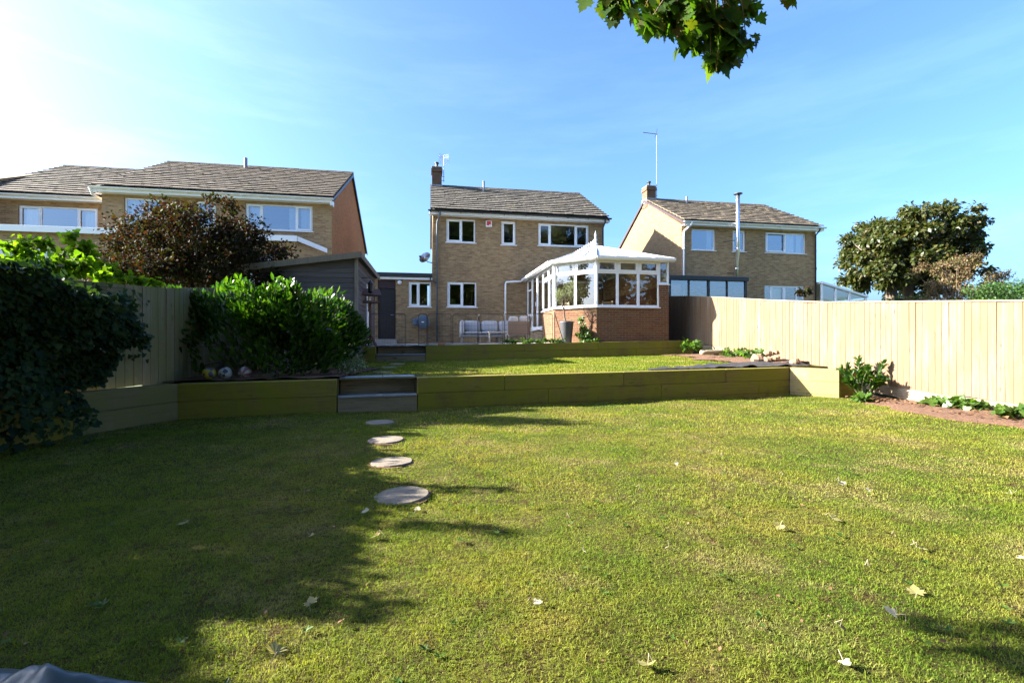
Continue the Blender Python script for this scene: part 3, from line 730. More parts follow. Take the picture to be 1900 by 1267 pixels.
downpipe(H, [(.30, -.37, 6.68), (.30, -.36, 6.55), (.19, -.10, 6.30), (.18, -.07, 6.2), (.18, -.07, 1.15)], 'greypipe', .04)
downpipe(H, [(7.66, -.36, 6.68), (7.66, -.34, 6.55), (7.66, -.07, 6.35), (7.66, -.07, 1.15)], 'blackpipe', .035)
chimney(H, -.02, .47, 3.6, 4.2, 8.6, 9.98, 'brick_dark', True)
MB().lathe([(.055, 0), (.055, .55), (.06, .56), (.06, .60)], (2.55, 3.1, 8.65), 12).build('vent_pipe', M['lead'], H)
MB().lathe([(.07, 0), (.07, .5), (.17, .52), (.19, .57), (.12, .62), (.02, .65)], (6.35, 5.2, 8.65), 16).build('flue_cowl', M['blackpipe'], H)
# bird-cage grid aerial on a mast by the chimney
a = MB().tube([(.58, 3.9, 9.35), (.58, 3.9, 10.72)], .018, 8).build('aerial', M['alu'], H); add_label(a, 'grid television aerial on a short mast beside the chimney')
g = MB()
for (zc, tl) in ((10.62, .18), (10.34, -.18)):
    for i in range(7): g.tube([(.33 + .5 * i / 6, 3.78 - .05 * abs(i - 3), zc - .14 + tl * .0), (.33 + .5 * i / 6, 3.78 + tl - .05 * abs(i - 3), zc + .14)], .006, 5)
    for i in range(6): g.tube([(.33, 3.63 + tl * i / 5, zc - .14 + .28 * i / 5), (.58, 3.78 + tl * i / 5, zc - .14 + .28 * i / 5), (.83, 3.63 + tl * i / 5, zc - .14 + .28 * i / 5)], .006, 5)
g.build('grid_reflector', M['alu'], a)
MB().tube([(.47, 3.9, 9.42), (.62, 3.9, 9.42)], .014, 6).tube([(.47, 3.9, 9.62), (.62, 3.9, 9.62)], .014, 6).build('bracket', M['alu'], a)
# satellite dish on the left gable
d = MB().lathe([(.26, .06), (.21, .03), (.12, .008), (.01, 0), (.01, -.01), (.13, -.004), (.22, .02), (.27, .055)], (0, 0, 0), 22).build('satellite_dish', M['alu'], H, (-.32, .25, 4.78), (R(62), 0, R(-35)), smooth=True)
MB().tube([(0, -.2, .02), (0, -.16, .3)], .012, 6).box(-.03, .03, -.20, -.14, .28, .38).build('feed_arm', M['blackpipe'], d)
MB().tube([(0, 0, -.01), (.0, -.05, -.2), (.2, -.05, -.3)], .018, 6).build('bracket', M['blackpipe'], d)
# alarm box
al = MB().bev(2.28, 2.55, -.07, -.002, 6.18, 6.45, .015).build('alarm_box', M['upvc'], H); add_label(al, 'white alarm box with a red square face under the eaves')
MB().bev(2.325, 2.505, -.078, -.0702, 6.235, 6.42, .004).build('alarm_face', M['red'], al)
MB().box(2.43, 2.50, -.0795, -.0782, 6.245, 6.275).build('alarm_lettering', M['upvc'], al)
# flat-roofed link with the black door
W5, DR = (-1.02, -.08, 2.66, 3.72), (-2.36, -1.56, 1.0, 3.78)
mb = MB(); wall_open(mb, -2.55, 0, .9, 3.86, [W5, DR], y=.06); mb.build('wall', M['brick_main'], H)
MB().box(-2.55, -2.3, .07, 3.5, .9, 3.86).build('wall', M['brick_main'], H)
MB().box(-2.6, -.02, -.05, 3.6, 3.98, 4.06).build('flat_roof', M['felt'], H)
MB().bev(-2.62, -.02, -.08, -.05, 3.90, 4.08, .004).build('fascia', M['blackpipe'], H)
MB().bev(-2.55, -.02, -.045, -.02, 3.80, 3.895, .004).build('fascia', M['whitepaint'], H)
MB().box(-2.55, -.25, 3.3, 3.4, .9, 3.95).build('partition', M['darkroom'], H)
window(H, *W5, (.45, .55), y=.10, fw=.065, opener=(0,))
dr = MB().bev(-2.34, -1.58, .16, .21, 1.28, 3.42, .006).build('door', M['door_black'], H); add_label(dr, 'black back door in the flat-roofed link')
for xx in (-2.22, -1.9): 
    for zz in (1.5, 2.5): MB().bev(xx, xx + .26, .150, .159, zz, zz + .75, .003).build('door_panel', M['door_black'], dr)
MB().tube([(-1.66, .16, 2.3), (-1.66, .10, 2.3), (-1.78, .10, 2.3)], .012, 6).build('handle', M['alu'], dr)
MB().bev(-2.35, -1.57, .12, .158, 3.43, 3.77, .005).build('panel', M['maroon'], H)
MB().bev(-2.38, -1.5, -.25, .05, 1.0, 1.27, .01).build('doorstep', M['paving'], H)
lt = MB().lathe([(.09, 0), (.09, .04), (.075, .07), (.04, .085), (.005, .09)], (0, 0, 0), 18).build('bulkhead_light', M['upvc'], H, (-1.4, .058, 3.68), (R(90), 0, 0), smooth=True)
downpipe(H, [(-.1, -.06, 3.9), (-.1, -.06, 3.8), (-.02, -.1, 3.74), (.14, -.1, 3.66)], 'blackpipe', .03)
# hose reel
hr = MB().lathe([(.26, -.09), (.29, -.07), (.29, .07), (.26, .09), (.10, .10), (.02, .10)], (0, 0, 0), 24).build('hose_reel', M['hose'], H, (-.42, -.2, 1.99), (R(90), 0, 0), smooth=True)
add_label(hr, 'blue-grey round hose reel on the wall by the downpipe')
MB().bev(-.42, -.24, -.14, .14, -.12, .16, .03).build('reel_case', M['hose'], hr)
MB().tube([(-.15, -.28, .0), (-.1, -.5, .03), (.25, -.62, .06), (.6, -.55, .05), (.62, -.45, .04)], .012, 6).build('hose', M['greypipe'], hr, smooth=True)
MB().box(-.05, .05, -.02, .02, .102, .11).build('reel_badge', M['upvc'], hr)

# ------------------------------------------------------------------ left house
HL = thing('brick_house', 'left neighbouring brick house with stepped brown tiled roof and orange side wall', 'house', (-7.3, 19, 0), A10)
LW1, LW2, LW3 = (-3.24, -.74, 5.58, 6.61), (-7.46, -6.1, 5.62, 6.61), (-5.0, -4.3, 5.62, 6.61)
mb = MB(); wall_open(mb, -8.2, 0, .9, 6.72, [LW1, LW2, LW3]); mb.build('wall', M['brick_left'], HL)
gable(HL, 0, False, -.3, 4.85, 10.0, .9, 6.72, 9.69, 'brick_gable', 0); gable(HL, -8.2, True, -.3, 4.85, 10, .9, 6.72, 9.69, 'brick_left', 0)
MB().box(-7.95, -.25, 9.7, 9.95, .9, 6.7).build('wall', M['brick_left'], HL)
rooms(HL, -8.2, 0, 9.0, 1.0, 6.7, 3.95)
window(HL, *LW1, (.24, .51, .25), gl='glass_sky', curtain=[(.02, .2), (.62, .76), (.8, .98)], opener=(0, 2))
window(HL, *LW2, (.5, .5), gl='glass_sky', curtain=[(.05, .3)], opener=(1,)); window(HL, *LW3, (1,), gl='glass_sky', opener=(0,))
tiled_slope(HL, -8.35, .10, -.3, 6.92, 4.85, 9.69, 'tile_left', cap=240)
rear_slope(HL, -8.35, .1, 4.85, 9.69, 10.3, 6.7, 'tile_left')
MB().prism([(.075, -.3, 6.76), (.075, -.3, 6.87), (.075, 4.85, 9.66), (.075, 10.3, 6.68), (.075, 10.3, 6.52), (.075, 4.85, 9.5)], (.03, 0, 0)).build('verge_board', M['blackpipe'], HL)
gutter(HL, -8.4, .12, -.31, 6.86, 'upvc', 'upvc', .31)
MB().bev(-.02, .09, -.3, .0, 6.6, 6.8, .01).build('box_end', M['upvc'], HL)
MB().lathe([(.075, 0), (.075, .62), (.08, .63)], (-4.75, 4.3, 9.3), 12).build('vent_pipe', M['lead'], HL)
# set-back left half
LW4 = (-12.0, -9.25, 5.5, 6.52); LD = (-10.9, -9.4, 2.2, 4.6)
mb = MB(); wall_open(mb, -13.5, -8.2, .9, 6.72, [LW4], y=1.5); mb.build('wall', M['brick_left'], HL)
window(HL, *LW4, (.27, .47, .26), y=1.55, gl='glass_sky', curtain=[(.03, .2), (.78, .97)], opener=(0, 2))
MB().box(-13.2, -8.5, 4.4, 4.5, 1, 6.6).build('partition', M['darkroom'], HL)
MB().box(-13.2, -8.46, 1.8, 8, 6.6, 6.7).build('ceiling', M['plaster'], HL); MB().box(-13.2, -8.46, 1.8, 8, 3.8, 4.0).build('floor', M['plaster'], HL)
tiled_slope(HL, -13.6, -8.36, 1.2, 6.92, 6.3, 9.69, 'tile_left', cap=56)
rear_slope(HL, -13.6, -8.36, 6.3, 9.69, 11.4, 6.9, 'tile_left'); gable(HL, -13.5, True, .9, 6.3, 11, .9, 6.72, 9.69, 'brick_left', 0)
gutter(HL, -13.7, -8.25, 1.19, 6.86, 'upvc', 'upvc', .31)
downpipe(HL, [(-8.45, 1.13, 6.82), (-8.45, 1.13, 6.6), (-8.28, 1.0, 6.35), (-8.22, .9, 6.2), (-8.22, .9, 4.9)], 'upvc', .045)
downpipe(HL, [(-8.38, -.37, 6.85), (-8.38, -.2, 6.6), (-8.42, .8, 6.55), (-8.42, 1.0, 6.35)], 'upvc', .045)
# flat-roofed ground floor bays
def bay(x0, x1, yf, zt_, ops, cant=None):
    mb = MB(); wall_open(mb, x0, x1, .9, zt_, ops, y=yf, t=.2); mb.build('wall', M['brick_left'], HL)
    MB().box(x0 - .1, x1 + .1, yf - .12, -.02 if yf < -.2 else 1.45, zt_ + .01, zt_ + .09).build('flat_roof', M['felt'], HL)
    MB().bev(x0 - .12, x1 + .12, yf - .15, yf - .12, zt_ - .12, zt_ + .10, .005).build('fascia', M['upvc'], HL)
    MB().box(x0, x1, yf + 2.6, yf + 2.7, .9, zt_).build('partition', M['darkroom'], HL)
bay(-13.5, -7.2, -.9, 5.1, [(-11.6, -9.2, 2.2, 4.45)])
window(HL, -11.6, -9.2, 2.2, 4.45, (.5, .5), y=-.85, gl='glass_sky', opener=(0, 1), sill=False)
bay(-4.2, -1.2, -.8, 5.1, [(-3.6, -1.9, 3.2, 4.5)])
window(HL, -3.6, -1.9, 3.2, 4.5, (.5, .5), y=-.75, gl='glass_sky', opener=(0,))
MB().prism([(-1.08, -.9, 5.0), (-1.08, -.9, 5.18), (-.2, -.02, 4.92), (-.2, -.02, 4.74)], (.03, .0, 0)).build('cant_fascia', M['upvc'], HL)
MB().prism([(-1.2, -.8, .9), (-1.2, -.8, 5.02), (-.25, -.01, 4.78), (-.25, -.01, .9)], (-.02, .02, 0)).build('wall', M['brick_left'], HL)
downpipe(HL, [(-12.2, -1.02, 5.05), (-12.2, -1.0, 4.8), (-12.05, -.95, 4.6), (-12.05, -.95, 1.2)], 'upvc', .045)

# ------------------------------------------------------------------ right house
HR = thing('brick_house', 'right neighbouring sandy-brick house with steel flue and sunlit gable', 'house', (8.1, 22.4, 0), A10)
RW = [(.52, 1.77, 5.56, 6.58), (2.70, 3.40, 5.56, 6.6), (4.49, 6.77, 5.56, 6.58), (4.45, 6.7, 1.7, 3.95)]
mb = MB(); wall_open(mb, 0, 7.35, .9, 6.76, RW); mb.build('wall', M['brick_left'], HR)
gable(HR, 0, True, -.3, 3.85, 7.7, .9, 6.76, 9.11, 'brick_right', 0); gable(HR, 7.35, False, -.3, 3.85, 7.7, .9, 6.76, 9.11, 'brick_left', 0)
MB().box(.25, 7.1, 7.4, 7.6, .9, 6.7).build('wall', M['brick_right'], HR)
rooms(HR, 0, 7.35, 7.2, 1, 6.75, 4.2)
window(HR, *RW[0], (1,), gl='glass_sky', curtain=[(.76, .97)]); window(HR, *RW[1], (1,), gl='glass_sky', opener=(0,))
window(HR, *RW[2], (.5, .5), gl='glass_sky', curtain=[(.56, .8), (.86, .98)], opener=(0,), tilt=(0, -.14))
window(HR, *RW[3], (.17, .33, .33, .17), gl='glass_sky', curtain=[(.2, .5)], opener=(1, 2), sill=False)
tiled_slope(HR, -.06, 7.5, -.3, 6.90, 3.85, 9.11, 'tile_right', cap=270)
rear_slope(HR, -.06, 7.5, 3.85, 9.11, 8, 6.8, 'tile_right')
MB().prism([(-.065, -.3, 6.74), (-.065, -.3, 6.84), (-.065, 3.85, 9.06), (-.065, 8.0, 6.72), (-.065, 8.0, 6.58), (-.065, 3.85, 8.94)], (-.025, 0, 0)).build('verge_board', M['maroon'], HR)
gutter(HR, -.08, 7.6, -.31, 6.84, 'upvc', 'upvc', .31)
downpipe(HR, [(.32, -.37, 6.8), (.30, -.36, 6.68), (.12, -.1, 6.45), (.08, -.07, 6.35), (.08, -.07, 1.2)], 'upvc', .045)
downpipe(HR, [(7.28, -.36, 6.8), (7.28, -.3, 6.68), (7.28, -.07, 6.5), (7.28, -.07, 1.2)], 'blackpipe', .035)
chimney(HR, -.03, .50, 3.55, 4.15, 8.6, 9.75, 'brick_dark', True)
MB().lathe([(.055, 0), (.055, .42), (.06, .43)], (2.15, 3.2, 8.75), 12).build('vent_pipe', M['lead'], HR)
fl_ = MB().tube([(2.62, -.52, 8.12), (2.62, -.50, 5.35), (2.78, -.20, 5.0), (2.78, -.18, 3.6)], .085, 16).build('flue', M['steel'], HR, smooth=True); add_label(fl_, 'tall shiny steel stove flue rising past the eaves')
MB().lathe([(.09, -.02), (.09, .05), (.2, .06), (.2, .09), (.06, .13)], (2.62, -.52, 8.12), 16).build('cowl', M['blackpipe'], fl_)
for zz in (7.9, 7.3, 6.3, 5.6): MB().lathe([(.092, -.025), (.092, .025)], (2.62, -.51, zz), 16).build('flue_joint', M['steel'], fl_)
for zz in (4.7, 4.1): MB().lathe([(.092, -.025), (.092, .025)], (2.78, -.19, zz), 16).build('flue_joint', M['steel'], fl_)
MB().tube([(2.62, -.5, 6.0), (2.2, -.01, 6.0)], .015, 6).tube([(2.78, -.2, 4.5), (2.4, -.01, 4.5)], .015, 6).build('flue_bracket', M['blackpipe'], fl_)
a = MB().tube([(.62, 3.7, 9.0), (.62, 3.7, 12.75)], .016, 8).build('aerial', M['lead'], HR); add_label(a, 'tall mast with a long comb-shaped aerial pointing left')
y = MB().tube([(.66, 3.7, 12.72), (-.55, 3.0, 12.42)], .014, 6)
for i in range(11):
    f = .12 + i * .083; px, py, pz = .66 - 1.21 * f, 3.7 - .7 * f, 12.72 - .30 * f
    y.tube([(px + .04, py - .07, pz - .06), (px - .04, py + .07, pz + .06)], .006, 5)
for dx, dz in ((.08, .3), (-.05, -.28), (.1, .22), (-.08, -.2)): y.tube([(.58, 3.7, 12.7), (.58 + dx - .06, 3.6, 12.7 + dz)], .007, 5)
y.build('aerial_array', M['blackpipe'], a)
MB().tube([(.5, 3.7, 9.3), (.66, 3.7, 9.3)], .015, 6).tube([(.5, 3.7, 9.6), (.66, 3.7, 9.6)], .015, 6).build('bracket', M['blackpipe'], a)
# side store on the far right
MB().prism([(7.36, 1.2, .9), (8.05, 1.2, .9), (8.05, 1.2, 5.0), (7.36, 1.2, 5.6)], (0, 5, 0)).build('wall', M['brick_left'], HR)
MB().prism([(7.36, .95, 5.62), (8.3, .95, 4.95), (8.3, .95, 5.07), (7.36, .95, 5.76)], (0, 5.4, 0)).build('side_roof', M['tile_right'], HR)
# black glazed veranda
V = thing('glazed_veranda', 'black framed glass veranda against the right house', 'veranda', (8.1, 22.4, 0), A10)
f = MB().bev(-1.95, 1.8, -2.3, -.02, 3.86, 3.98, .01); f.bev(-1.95, 1.8, -2.4, -2.301, 3.78, 3.96, .01)
f.build('roof', M['darkframe'], V)
for i, x in enumerate((-1.9, -1.0, -.1, .8, 1.68)): MB().bev(x, x + (.1 if i in (0, 2, 4) else .06), -2.3, -2.22, 1.0, 3.85, .004).build('post', M['darkframe'], V)
for a_, b_ in ((-1.8, -1.0), (-.94, -.1), (0, .8), (.86, 1.68)): MB().quad((a_, -2.26, 1.1), (b_, -2.26, 1.1), (b_, -2.255, 3.84), (a_, -2.255, 3.84)).build('pane', M['glass_sky'], V)
MB().box(-1.9, 1.75, -2.28, -2.22, 1.0, 1.09).build('bottom_rail', M['darkframe'], V)
for x in (-1.88, 1.72): MB().quad((x, -2.2, 1.1), (x, -.05, 1.1), (x, -.05, 3.84), (x, -2.2, 3.84)).build('side_pane', M['glass_sky'], V)
# white lean-to beyond
LT = thing('lean_to', 'white framed sloping glass lean-to right of the right house', 'conservatory', (8.1, 22.4, 0), A10)
f = MB()
zt2 = lambda x: 4.05 - (x - 7.5) * .245
f.prism([(7.45, -.3, zt2(7.45)), (10.15, -.3, zt2(10.15)), (10.15, -.3, zt2(10.15) + .1), (7.45, -.3, zt2(7.45) + .1)], (0, 4, 0)); f.build('roof', M['upvc'], LT)
for x in (7.46, 8.25, 9.05, 10.02): MB().bev(x, x + .09, -.25, -.17, 1.0, zt2(x) - .03, .004).build('post', M['upvc'], LT)
MB().bev(7.46, 10.1, -.262, -.16, 3.10, 3.18, .004).build('transom', M['upvc'], LT)
for a_, b_ in ((7.55, 8.25), (8.34, 9.05), (9.14, 10.02)):
    MB().quad((a_, -.2, 1.1), (b_, -.2, 1.1), (b_, -.2, 3.1), (a_, -.2, 3.1)).build('pane', M['glass_sky'], LT)
    MB().quad((a_, -.2, 3.18), (b_, -.2, 3.18), (b_, -.2, zt2(b_)), (a_, -.2, zt2(a_))).build('pane', M['glass_sky'], LT)
MB().quad((10.08, -.2, 1.0), (10.08, 3.5, 1.0), (10.08, 3.5, 3.3), (10.08, -.2, 3.3)).build('side_pane', M['glass_sky'], LT)

# ------------------------------------------------------------------ conservatory
CO = thing('conservatory', 'white framed conservatory on red-brick dwarf walls with pitched roof and finial', 'conservatory', (2.76, 15.3, 0), A10)
SILL, TR, EV = 2.31, 3.44, 3.92
PL = [(2.54, 0), (0, 0), (-1.114, 1.114), (-1.114, 5.84)]
_bk = {}
def bricks(root, ax, ay, bx, by, z0, z1, tag_end=True):
    """dwarf wall laid brick by brick in stretcher bond in front of a mortar core"""
    L = math.hypot(bx - ax, by - ay); ang = math.atan2(by - ay, bx - ax); n = int((z1 - z0) / .075 + .5)
    core = MB().box(0, L, .006, .1, z0 - (.2 if z0 < 1.5 else 0), z0 + n * .075 - .002).build('wall', M['mortar'], root, (ax, ay, 0), (0, 0, ang))
    for r in range(n):
        x = -.1125 if r % 2 else 0
        while x < L - .01:
            a, b = max(0, x), min(L, x + .215); ln = round(b - a, 3)
            if ln > .03:
                if ln not in _bk: _bk[ln] = MB().bev(0, ln, 0, .09, 0, .065, .004).mesh('brick', M['brick_red'])
                link('brick', _bk[ln], core, (a, random.uniform(-.003, .001), z0 + r * .075 + .005), (0, 0, random.uniform(-.004, .004)))
            x += .225
    return core
z0 = 1.11
bricks(CO, 0, 0, 2.54, 0, z0, SILL - .01)
bricks(CO, -1.114, 1.114, 0, 0, z0, SILL - .01)
# left side: dwarf wall up to the doors, plinth under them
bricks(CO, -1.114, 1.114 + 1.80, -1.114, 1.114, z0, SILL - .01)
MB().box(-1.114, -1.0, 1.114 + 1.803, 5.84, .9, 1.62).build('plinth', M['mortar'], CO)
# brick pier and right side wall
bricks(CO, 2.205, 0, 2.54, 0, z0 + 16 * .075, 3.05)
MB().box(2.43, 2.535, .42, 5.8, 3.041, EV - .03).build('wall', M['brick_main'], CO)
rb = MB().box(2.43, 2.535, .103, 5.8, .9, 3.04).build('wall', M['brick_red'], CO)
MB().prism([(.02, .11, 1.55), (2.42, .11, 1.55), (2.42, 5.8, 1.55), (-1.0, 5.8, 1.55), (-1.0, 1.15, 1.55)], (0, 0, .07)).build('floor', M['plaster'], CO)
def glaze(ax, ay, bx, by, z0_, cells, trans=True, sill=True, top=EV - .04):
    L = math.hypot(bx - ax, by - ay); ang = math.atan2(by - ay, bx - ax)
    e = thing_part('window', CO, (ax, ay, z0_), ang); Hh = top - z0_; fw = .065
    f = MB(); f.bev(0, L, .02, .09, .0, fw, .006); f.bev(0, L, .02, .09, Hh - fw, Hh, .006)
    ed = [0]
    for c in cells: ed.append(ed[-1] + c * L)
    for i, x in enumerate(ed):
        w = .05 if i in (0, len(ed) - 1) else .045
        f.bev(max(0, x - w), min(L, x + w), .021, .089, fw, Hh - fw, .006)
    t_ = TR - z0_
    if trans: f.bev(.05, L - .05, .022, .088, t_ - .035, t_ + .035, .006)
    f.build('frame', M['upvc'], e)
    for i, (a, b) in enumerate(zip(ed, ed[1:])):
        a2, b2 = a + .046, b - .046
        for k, (c, d) in enumerate([(fw, t_ - .035), (t_ + .035, Hh - fw)] if trans else [(fw, Hh - fw)]):
            if k == 1:
                s = MB(); q = .06
                s.bev(a2 - .01, b2 + .01, .004, .03, c - .01, c + q, .005); s.bev(a2 - .01, b2 + .01, .004, .03, d - q, d + .01, .005)
                s.bev(a2 - .01, a2 + q, .005, .029, c + q, d - q, .005); s.bev(b2 - q, b2 + .01, .005, .029, c + q, d - q, .005)
                s.build('top_light', M['upvc'], e)
            j = random.uniform(-.003, .003)
            MB().quad((a2, .05 + j, c), (b2, .05 - j, c), (b2, .05 - j, d), (a2, .05 + j, d)).build('pane', M['glass_cons'], e)
    if sill: MB().bev(-.03, L + .03, -.06, .09, -.035, -.002, .006).build('sill', M['upvc'], e)
    return e
glaze(0, 0, 2.20, 0, SILL, (1 / 3, 1 / 3, 1 / 3))
glaze(-1.114, 1.114, 0, 0, SILL, (.5, .5))
glaze(-1.114, 1.114 + 1.80, -1.114, 1.114, SILL, (.5, .5))
glaze(2.20, 0.003, 2.54, 0.003, 3.09, (1,), False, True)
# corner posts
for (x, y_, w) in ((0, 0, .06), (-1.114, 1.114, .07), (2.53, .03, .04)):
    MB().tube([(x, y_ + .03, SILL if x < 1 else 3.06), (x, y_ + .03, EV - .02)], w, 8).build('corner_post', M['upvc'], CO)
# double doors and side light on the left side
ds = thing_part('door', CO, (-1.114, 5.80, 1.65), -math.pi / 2); L = 5.80 - (1.114 + 1.81); Hh = EV - .05 - 1.65
f = MB(); f.bev(0, L, .02, .09, Hh - .065, Hh, .006)
ed = [0, .95, 1.9, L]
for x in ed: f.bev(max(0, x - .05), min(L, x + .05), .021, .089, .0, Hh - .065, .006)
for a_, b_ in zip(ed, ed[1:]): f.bev(a_ + .05, b_ - .05, .022, .088, 0, .12, .006)
f.bev(.05, .9, .022, .088, 1.7, 1.76, .006); f.bev(.05, .9, .022, .088, .62, .68, .006)
f.build('frame', M['upvc'], ds)
for a_, b_ in zip(ed, ed[1:]): MB().quad((a_ + .05, .05, .12), (b_ - .05, .05, .12), (b_ - .05, .05, Hh - .07), (a_ + .05, .05, Hh - .07)).build('pane', M['glass_cons'], ds)
MB().bev(1.80, 1.84, -.03, .02, .95, 1.12, .006).build('handle', M['alu'], ds)
MB().bev(.9, L, -.1, .018, -.04, -.003, .005).build('threshold', M['upvc'], ds)
# roof
RZ, RX, RY = 4.62, .55, 1.6
E = [(2.68, -.14, EV), (-.06, -.14, EV), (-1.27, 1.06, EV), (-1.27, 5.84, EV), (2.68, 5.84, EV)]
R0, R1 = (RX, RY, RZ), (RX, 5.84, RZ)
def panel(pts, bars):
    """roof panes between glazing bars; pts = (eave a, eave b, top b, top a)"""
    a, b, tb, ta = [Vector(p) for p in pts]
    for i in range(bars):
        p = [a.lerp(b, i / bars), a.lerp(b, (i + 1) / bars), ta.lerp(tb, (i + 1) / bars), ta.lerp(tb, i / bars)]
        if (p[2] - p[3]).length < 1e-6: p = p[:3]
        n = (p[1] - p[0]).cross(p[2] - p[0]).normalized(); n = n if n.z > 0 else -n
        MB().prism([tuple(q) for q in p], tuple(-n * .025)).build('roof_panel', M['upvc_roof'], CO)
    for i in range(bars + 1):
        p, q = a.lerp(b, i / bars), ta.lerp(tb, i / bars)
        MB().tube([p + Vector((0, 0, .012)), q + Vector((0, 0, .012))], .026, 6).build('glazing_bar', M['upvc'], CO)
panel((E[1], E[0], R0, R0), 4); panel((E[2], E[1], R0, R0), 3); panel((E[3], E[2], R0, R1), 6); panel((E[0], E[4], R1, R0), 7)
MB().tube([Vector(R0) + Vector((0, 0, .03)), Vector(R1) + Vector((0, 0, .03))], .05, 8).build('ridge', M['upvc'], CO)
fi = MB().lathe([(.09, 0), (.10, .03), (.05, .06), (.035, .12), (.055, .15), (.06, .18), (.03, .21), (.022, .30), (.045, .33), (.045, .36), (.02, .38), (.004, .50)], (RX, RY, RZ + .05), 14).build('finial', M['upvc'], CO, smooth=True)
cr = MB(); yy = RY + .22
while yy < 5.6:
    cr.lathe([(.012, 0), (.02, .08), (.045, .11), (.03, .15), (.006, .20)], (RX, yy, RZ + .06), 8); cr.box(RX - .008, RX + .008, yy - .06, yy + .06, RZ + .07, RZ + .10); yy += .26
cr.build('ridge_cresting', M['upvc'], CO)
for a_, b_ in zip(E, E[1:]):
    a2, b2 = Vector(a_), Vector(b_); d = (b2 - a2).normalized(); nrm = Vector((d.y, -d.x, 0)); nrm = nrm if nrm.dot(Vector((.7, 3, 0)) - a2) < 0 else -nrm
    MB().prism([a2 + nrm * .0 + Vector((0, 0, -.11)), a2 + nrm * .09 + Vector((0, 0, -.07)), a2 + nrm * .10 + Vector((0, 0, .01)), a2 + nrm * .07 + Vector((0, 0, .0)), a2 + Vector((0, 0, -.03))], tuple(b2 - a2)).build('gutter', M['upvc'], CO)
    MB().prism([a2 - nrm * .06 + Vector((0, 0, -.10)), a2 - nrm * .005 + Vector((0, 0, -.10)), a2 - nrm * .005 + Vector((0, 0, -.02)), a2 - nrm * .06 + Vector((0, 0, -.02))], tuple(b2 - a2)).build('eaves_beam', M['upvc'], CO)
downpipe(CO, [(-1.33, 5.74, EV - .05), (-1.40, 5.74, EV - .1), (-2.05, 5.76, EV - .14), (-2.08, 5.76, EV - .24), (-2.08, 5.76, 1.2)], 'upvc', .038)
# dining set inside
T = thing('dining_table', 'pale wooden dining table inside the conservatory', 'table', (3.2, 17.9, 1.62), A10)
MB().bev(-.45, .45, -.8, .8, .70, .74, .008).build('tabletop', M['tablewood'], T)
for sx in (-.38, .32):
    for sy in (-.72, .66): MB().bev(sx, sx + .06, sy, sy + .06, 0, .699, .005).build('leg', M['tablewood'], T)
def chair(x, y_, rz, label):
    c = thing('dining_chair', label, 'chair', (x, y_, 1.62), rz, 'chairs in the conservatory')
    MB().bev(-.2, .2, -.2, .2, .43, .47, .01).build('seat', M['tablewood'], c)
    for sx in (-.2, .16):
        MB().bev(sx, sx + .04, -.2, -.16, 0, .429, .004).build('leg', M['tablewood'], c); MB().bev(sx, sx + .04, .16, .2, 0, .98, .004).build('leg', M['tablewood'], c)
    for zz in (.6, .74, .88): MB().bev(-.16, .16, .168, .19, zz, zz + .07, .004).build('back_slat', M['tablewood'], c)
chair(2.2, 17.0, R(100), 'slatted wooden chair behind the left front conservatory pane'); chair(4.0, 17.2, R(-95), 'slatted wooden chair behind the right front conservatory pane'); chair(3.35, 16.75, R(190), 'slatted wooden chair behind the middle front conservatory pane')
# ================================================================== GARDEN THINGS
# ------------------------------------------------------------------ shed
S = thing('garden_shed', 'weathered grey shiplap shed behind the laurel hedge', 'shed', (-4.14, 12.5, 0), A10)
zs0 = .62
def shed_top(x): return 3.42 + .145 * x         # front wall: falls to the left
MB().prism([(-.02, .02, zs0), (-2.4, .02, zs0), (-2.4, .02, shed_top(-2.4)), (-.02, .02, shed_top(0))], (0, .05, 0)).build('wall', M['shed'], S)
MB().box(-.07, -.02, .08, 4.4, zs0, 3.40).build('wall', M['shed'], S)
k = 0; z = zs0
while z < 3.42:
    zz = min(z + .135, 3.44); xr = -.02
    xl = -2.4 if zz < shed_top(-2.4) else (zz - 3.42) / .145
    if xl < xr - .05: MB().prism([(xl, 0, z), (xr, 0, z), (xr, .018, zz), (xl, .018, zz)], (0, .012, 0)).build('board', M['shed'], S, (random.uniform(-.003, .003), 0, 0))
    z += .132
z = zs0
while z < 3.36:
    for (ya, yb) in (((.06, 1.9),) if 1.0 < z < 2.95 else ((.06, 4.35),)):
        MB().prism([(-.018, ya, z), (-.018, yb, z), (-.03, yb, z + .135), (-.03, ya, z + .135)], (.014, 0, 0)).build('board', M['shed'], S, (0, random.uniform(-.003, .003), 0))
    if 1.0 < z < 2.95: MB().prism([(-.018, 3.0, z), (-.018, 4.35, z), (-.03, 4.35, z + .135), (-.03, 3.0, z + .135)], (.014, 0, 0)).build('board', M['shed'], S)
    z += .132
MB().bev(-.05, .03, -.035, .045, zs0, 3.40, .005).build('corner_trim', M['shed_trim'], S)
MB().prism([(.12, -.15, 3.46), (.12, -.15, 3.54), (-2.7, -.15, 3.13), (-2.7, -.15, 3.05)], (0, 4.75, 0)).build('roof', M['felt'], S)
MB().prism([(.12, -.175, 3.38), (.12, -.175, 3.535), (-2.7, -.175, 3.125), (-2.7, -.175, 2.97)], (0, .024, 0)).build('bargeboard', M['shed_trim'], S)
MB().box(.121, .145, -.17, 4.6, 3.38, 3.53).build('fascia', M['shed_trim'], S)
dd = MB().bev(-.012, .02, 2.0, 2.9, 1.05, 2.95, .004).build('door', M['whitepaint'], S); add_label(dd, 'pale painted door in the side of the shed')
MB().box(.021, .03, 2.1, 2.8, 2.1, 2.7).build('door_pane', M['glass'], dd)
ln = MB().tube([(.0, .9, 2.98), (.22, .9, 3.0), (.25, .9, 2.9)], .012, 6).build('wall_lantern', M['darkframe'], S)
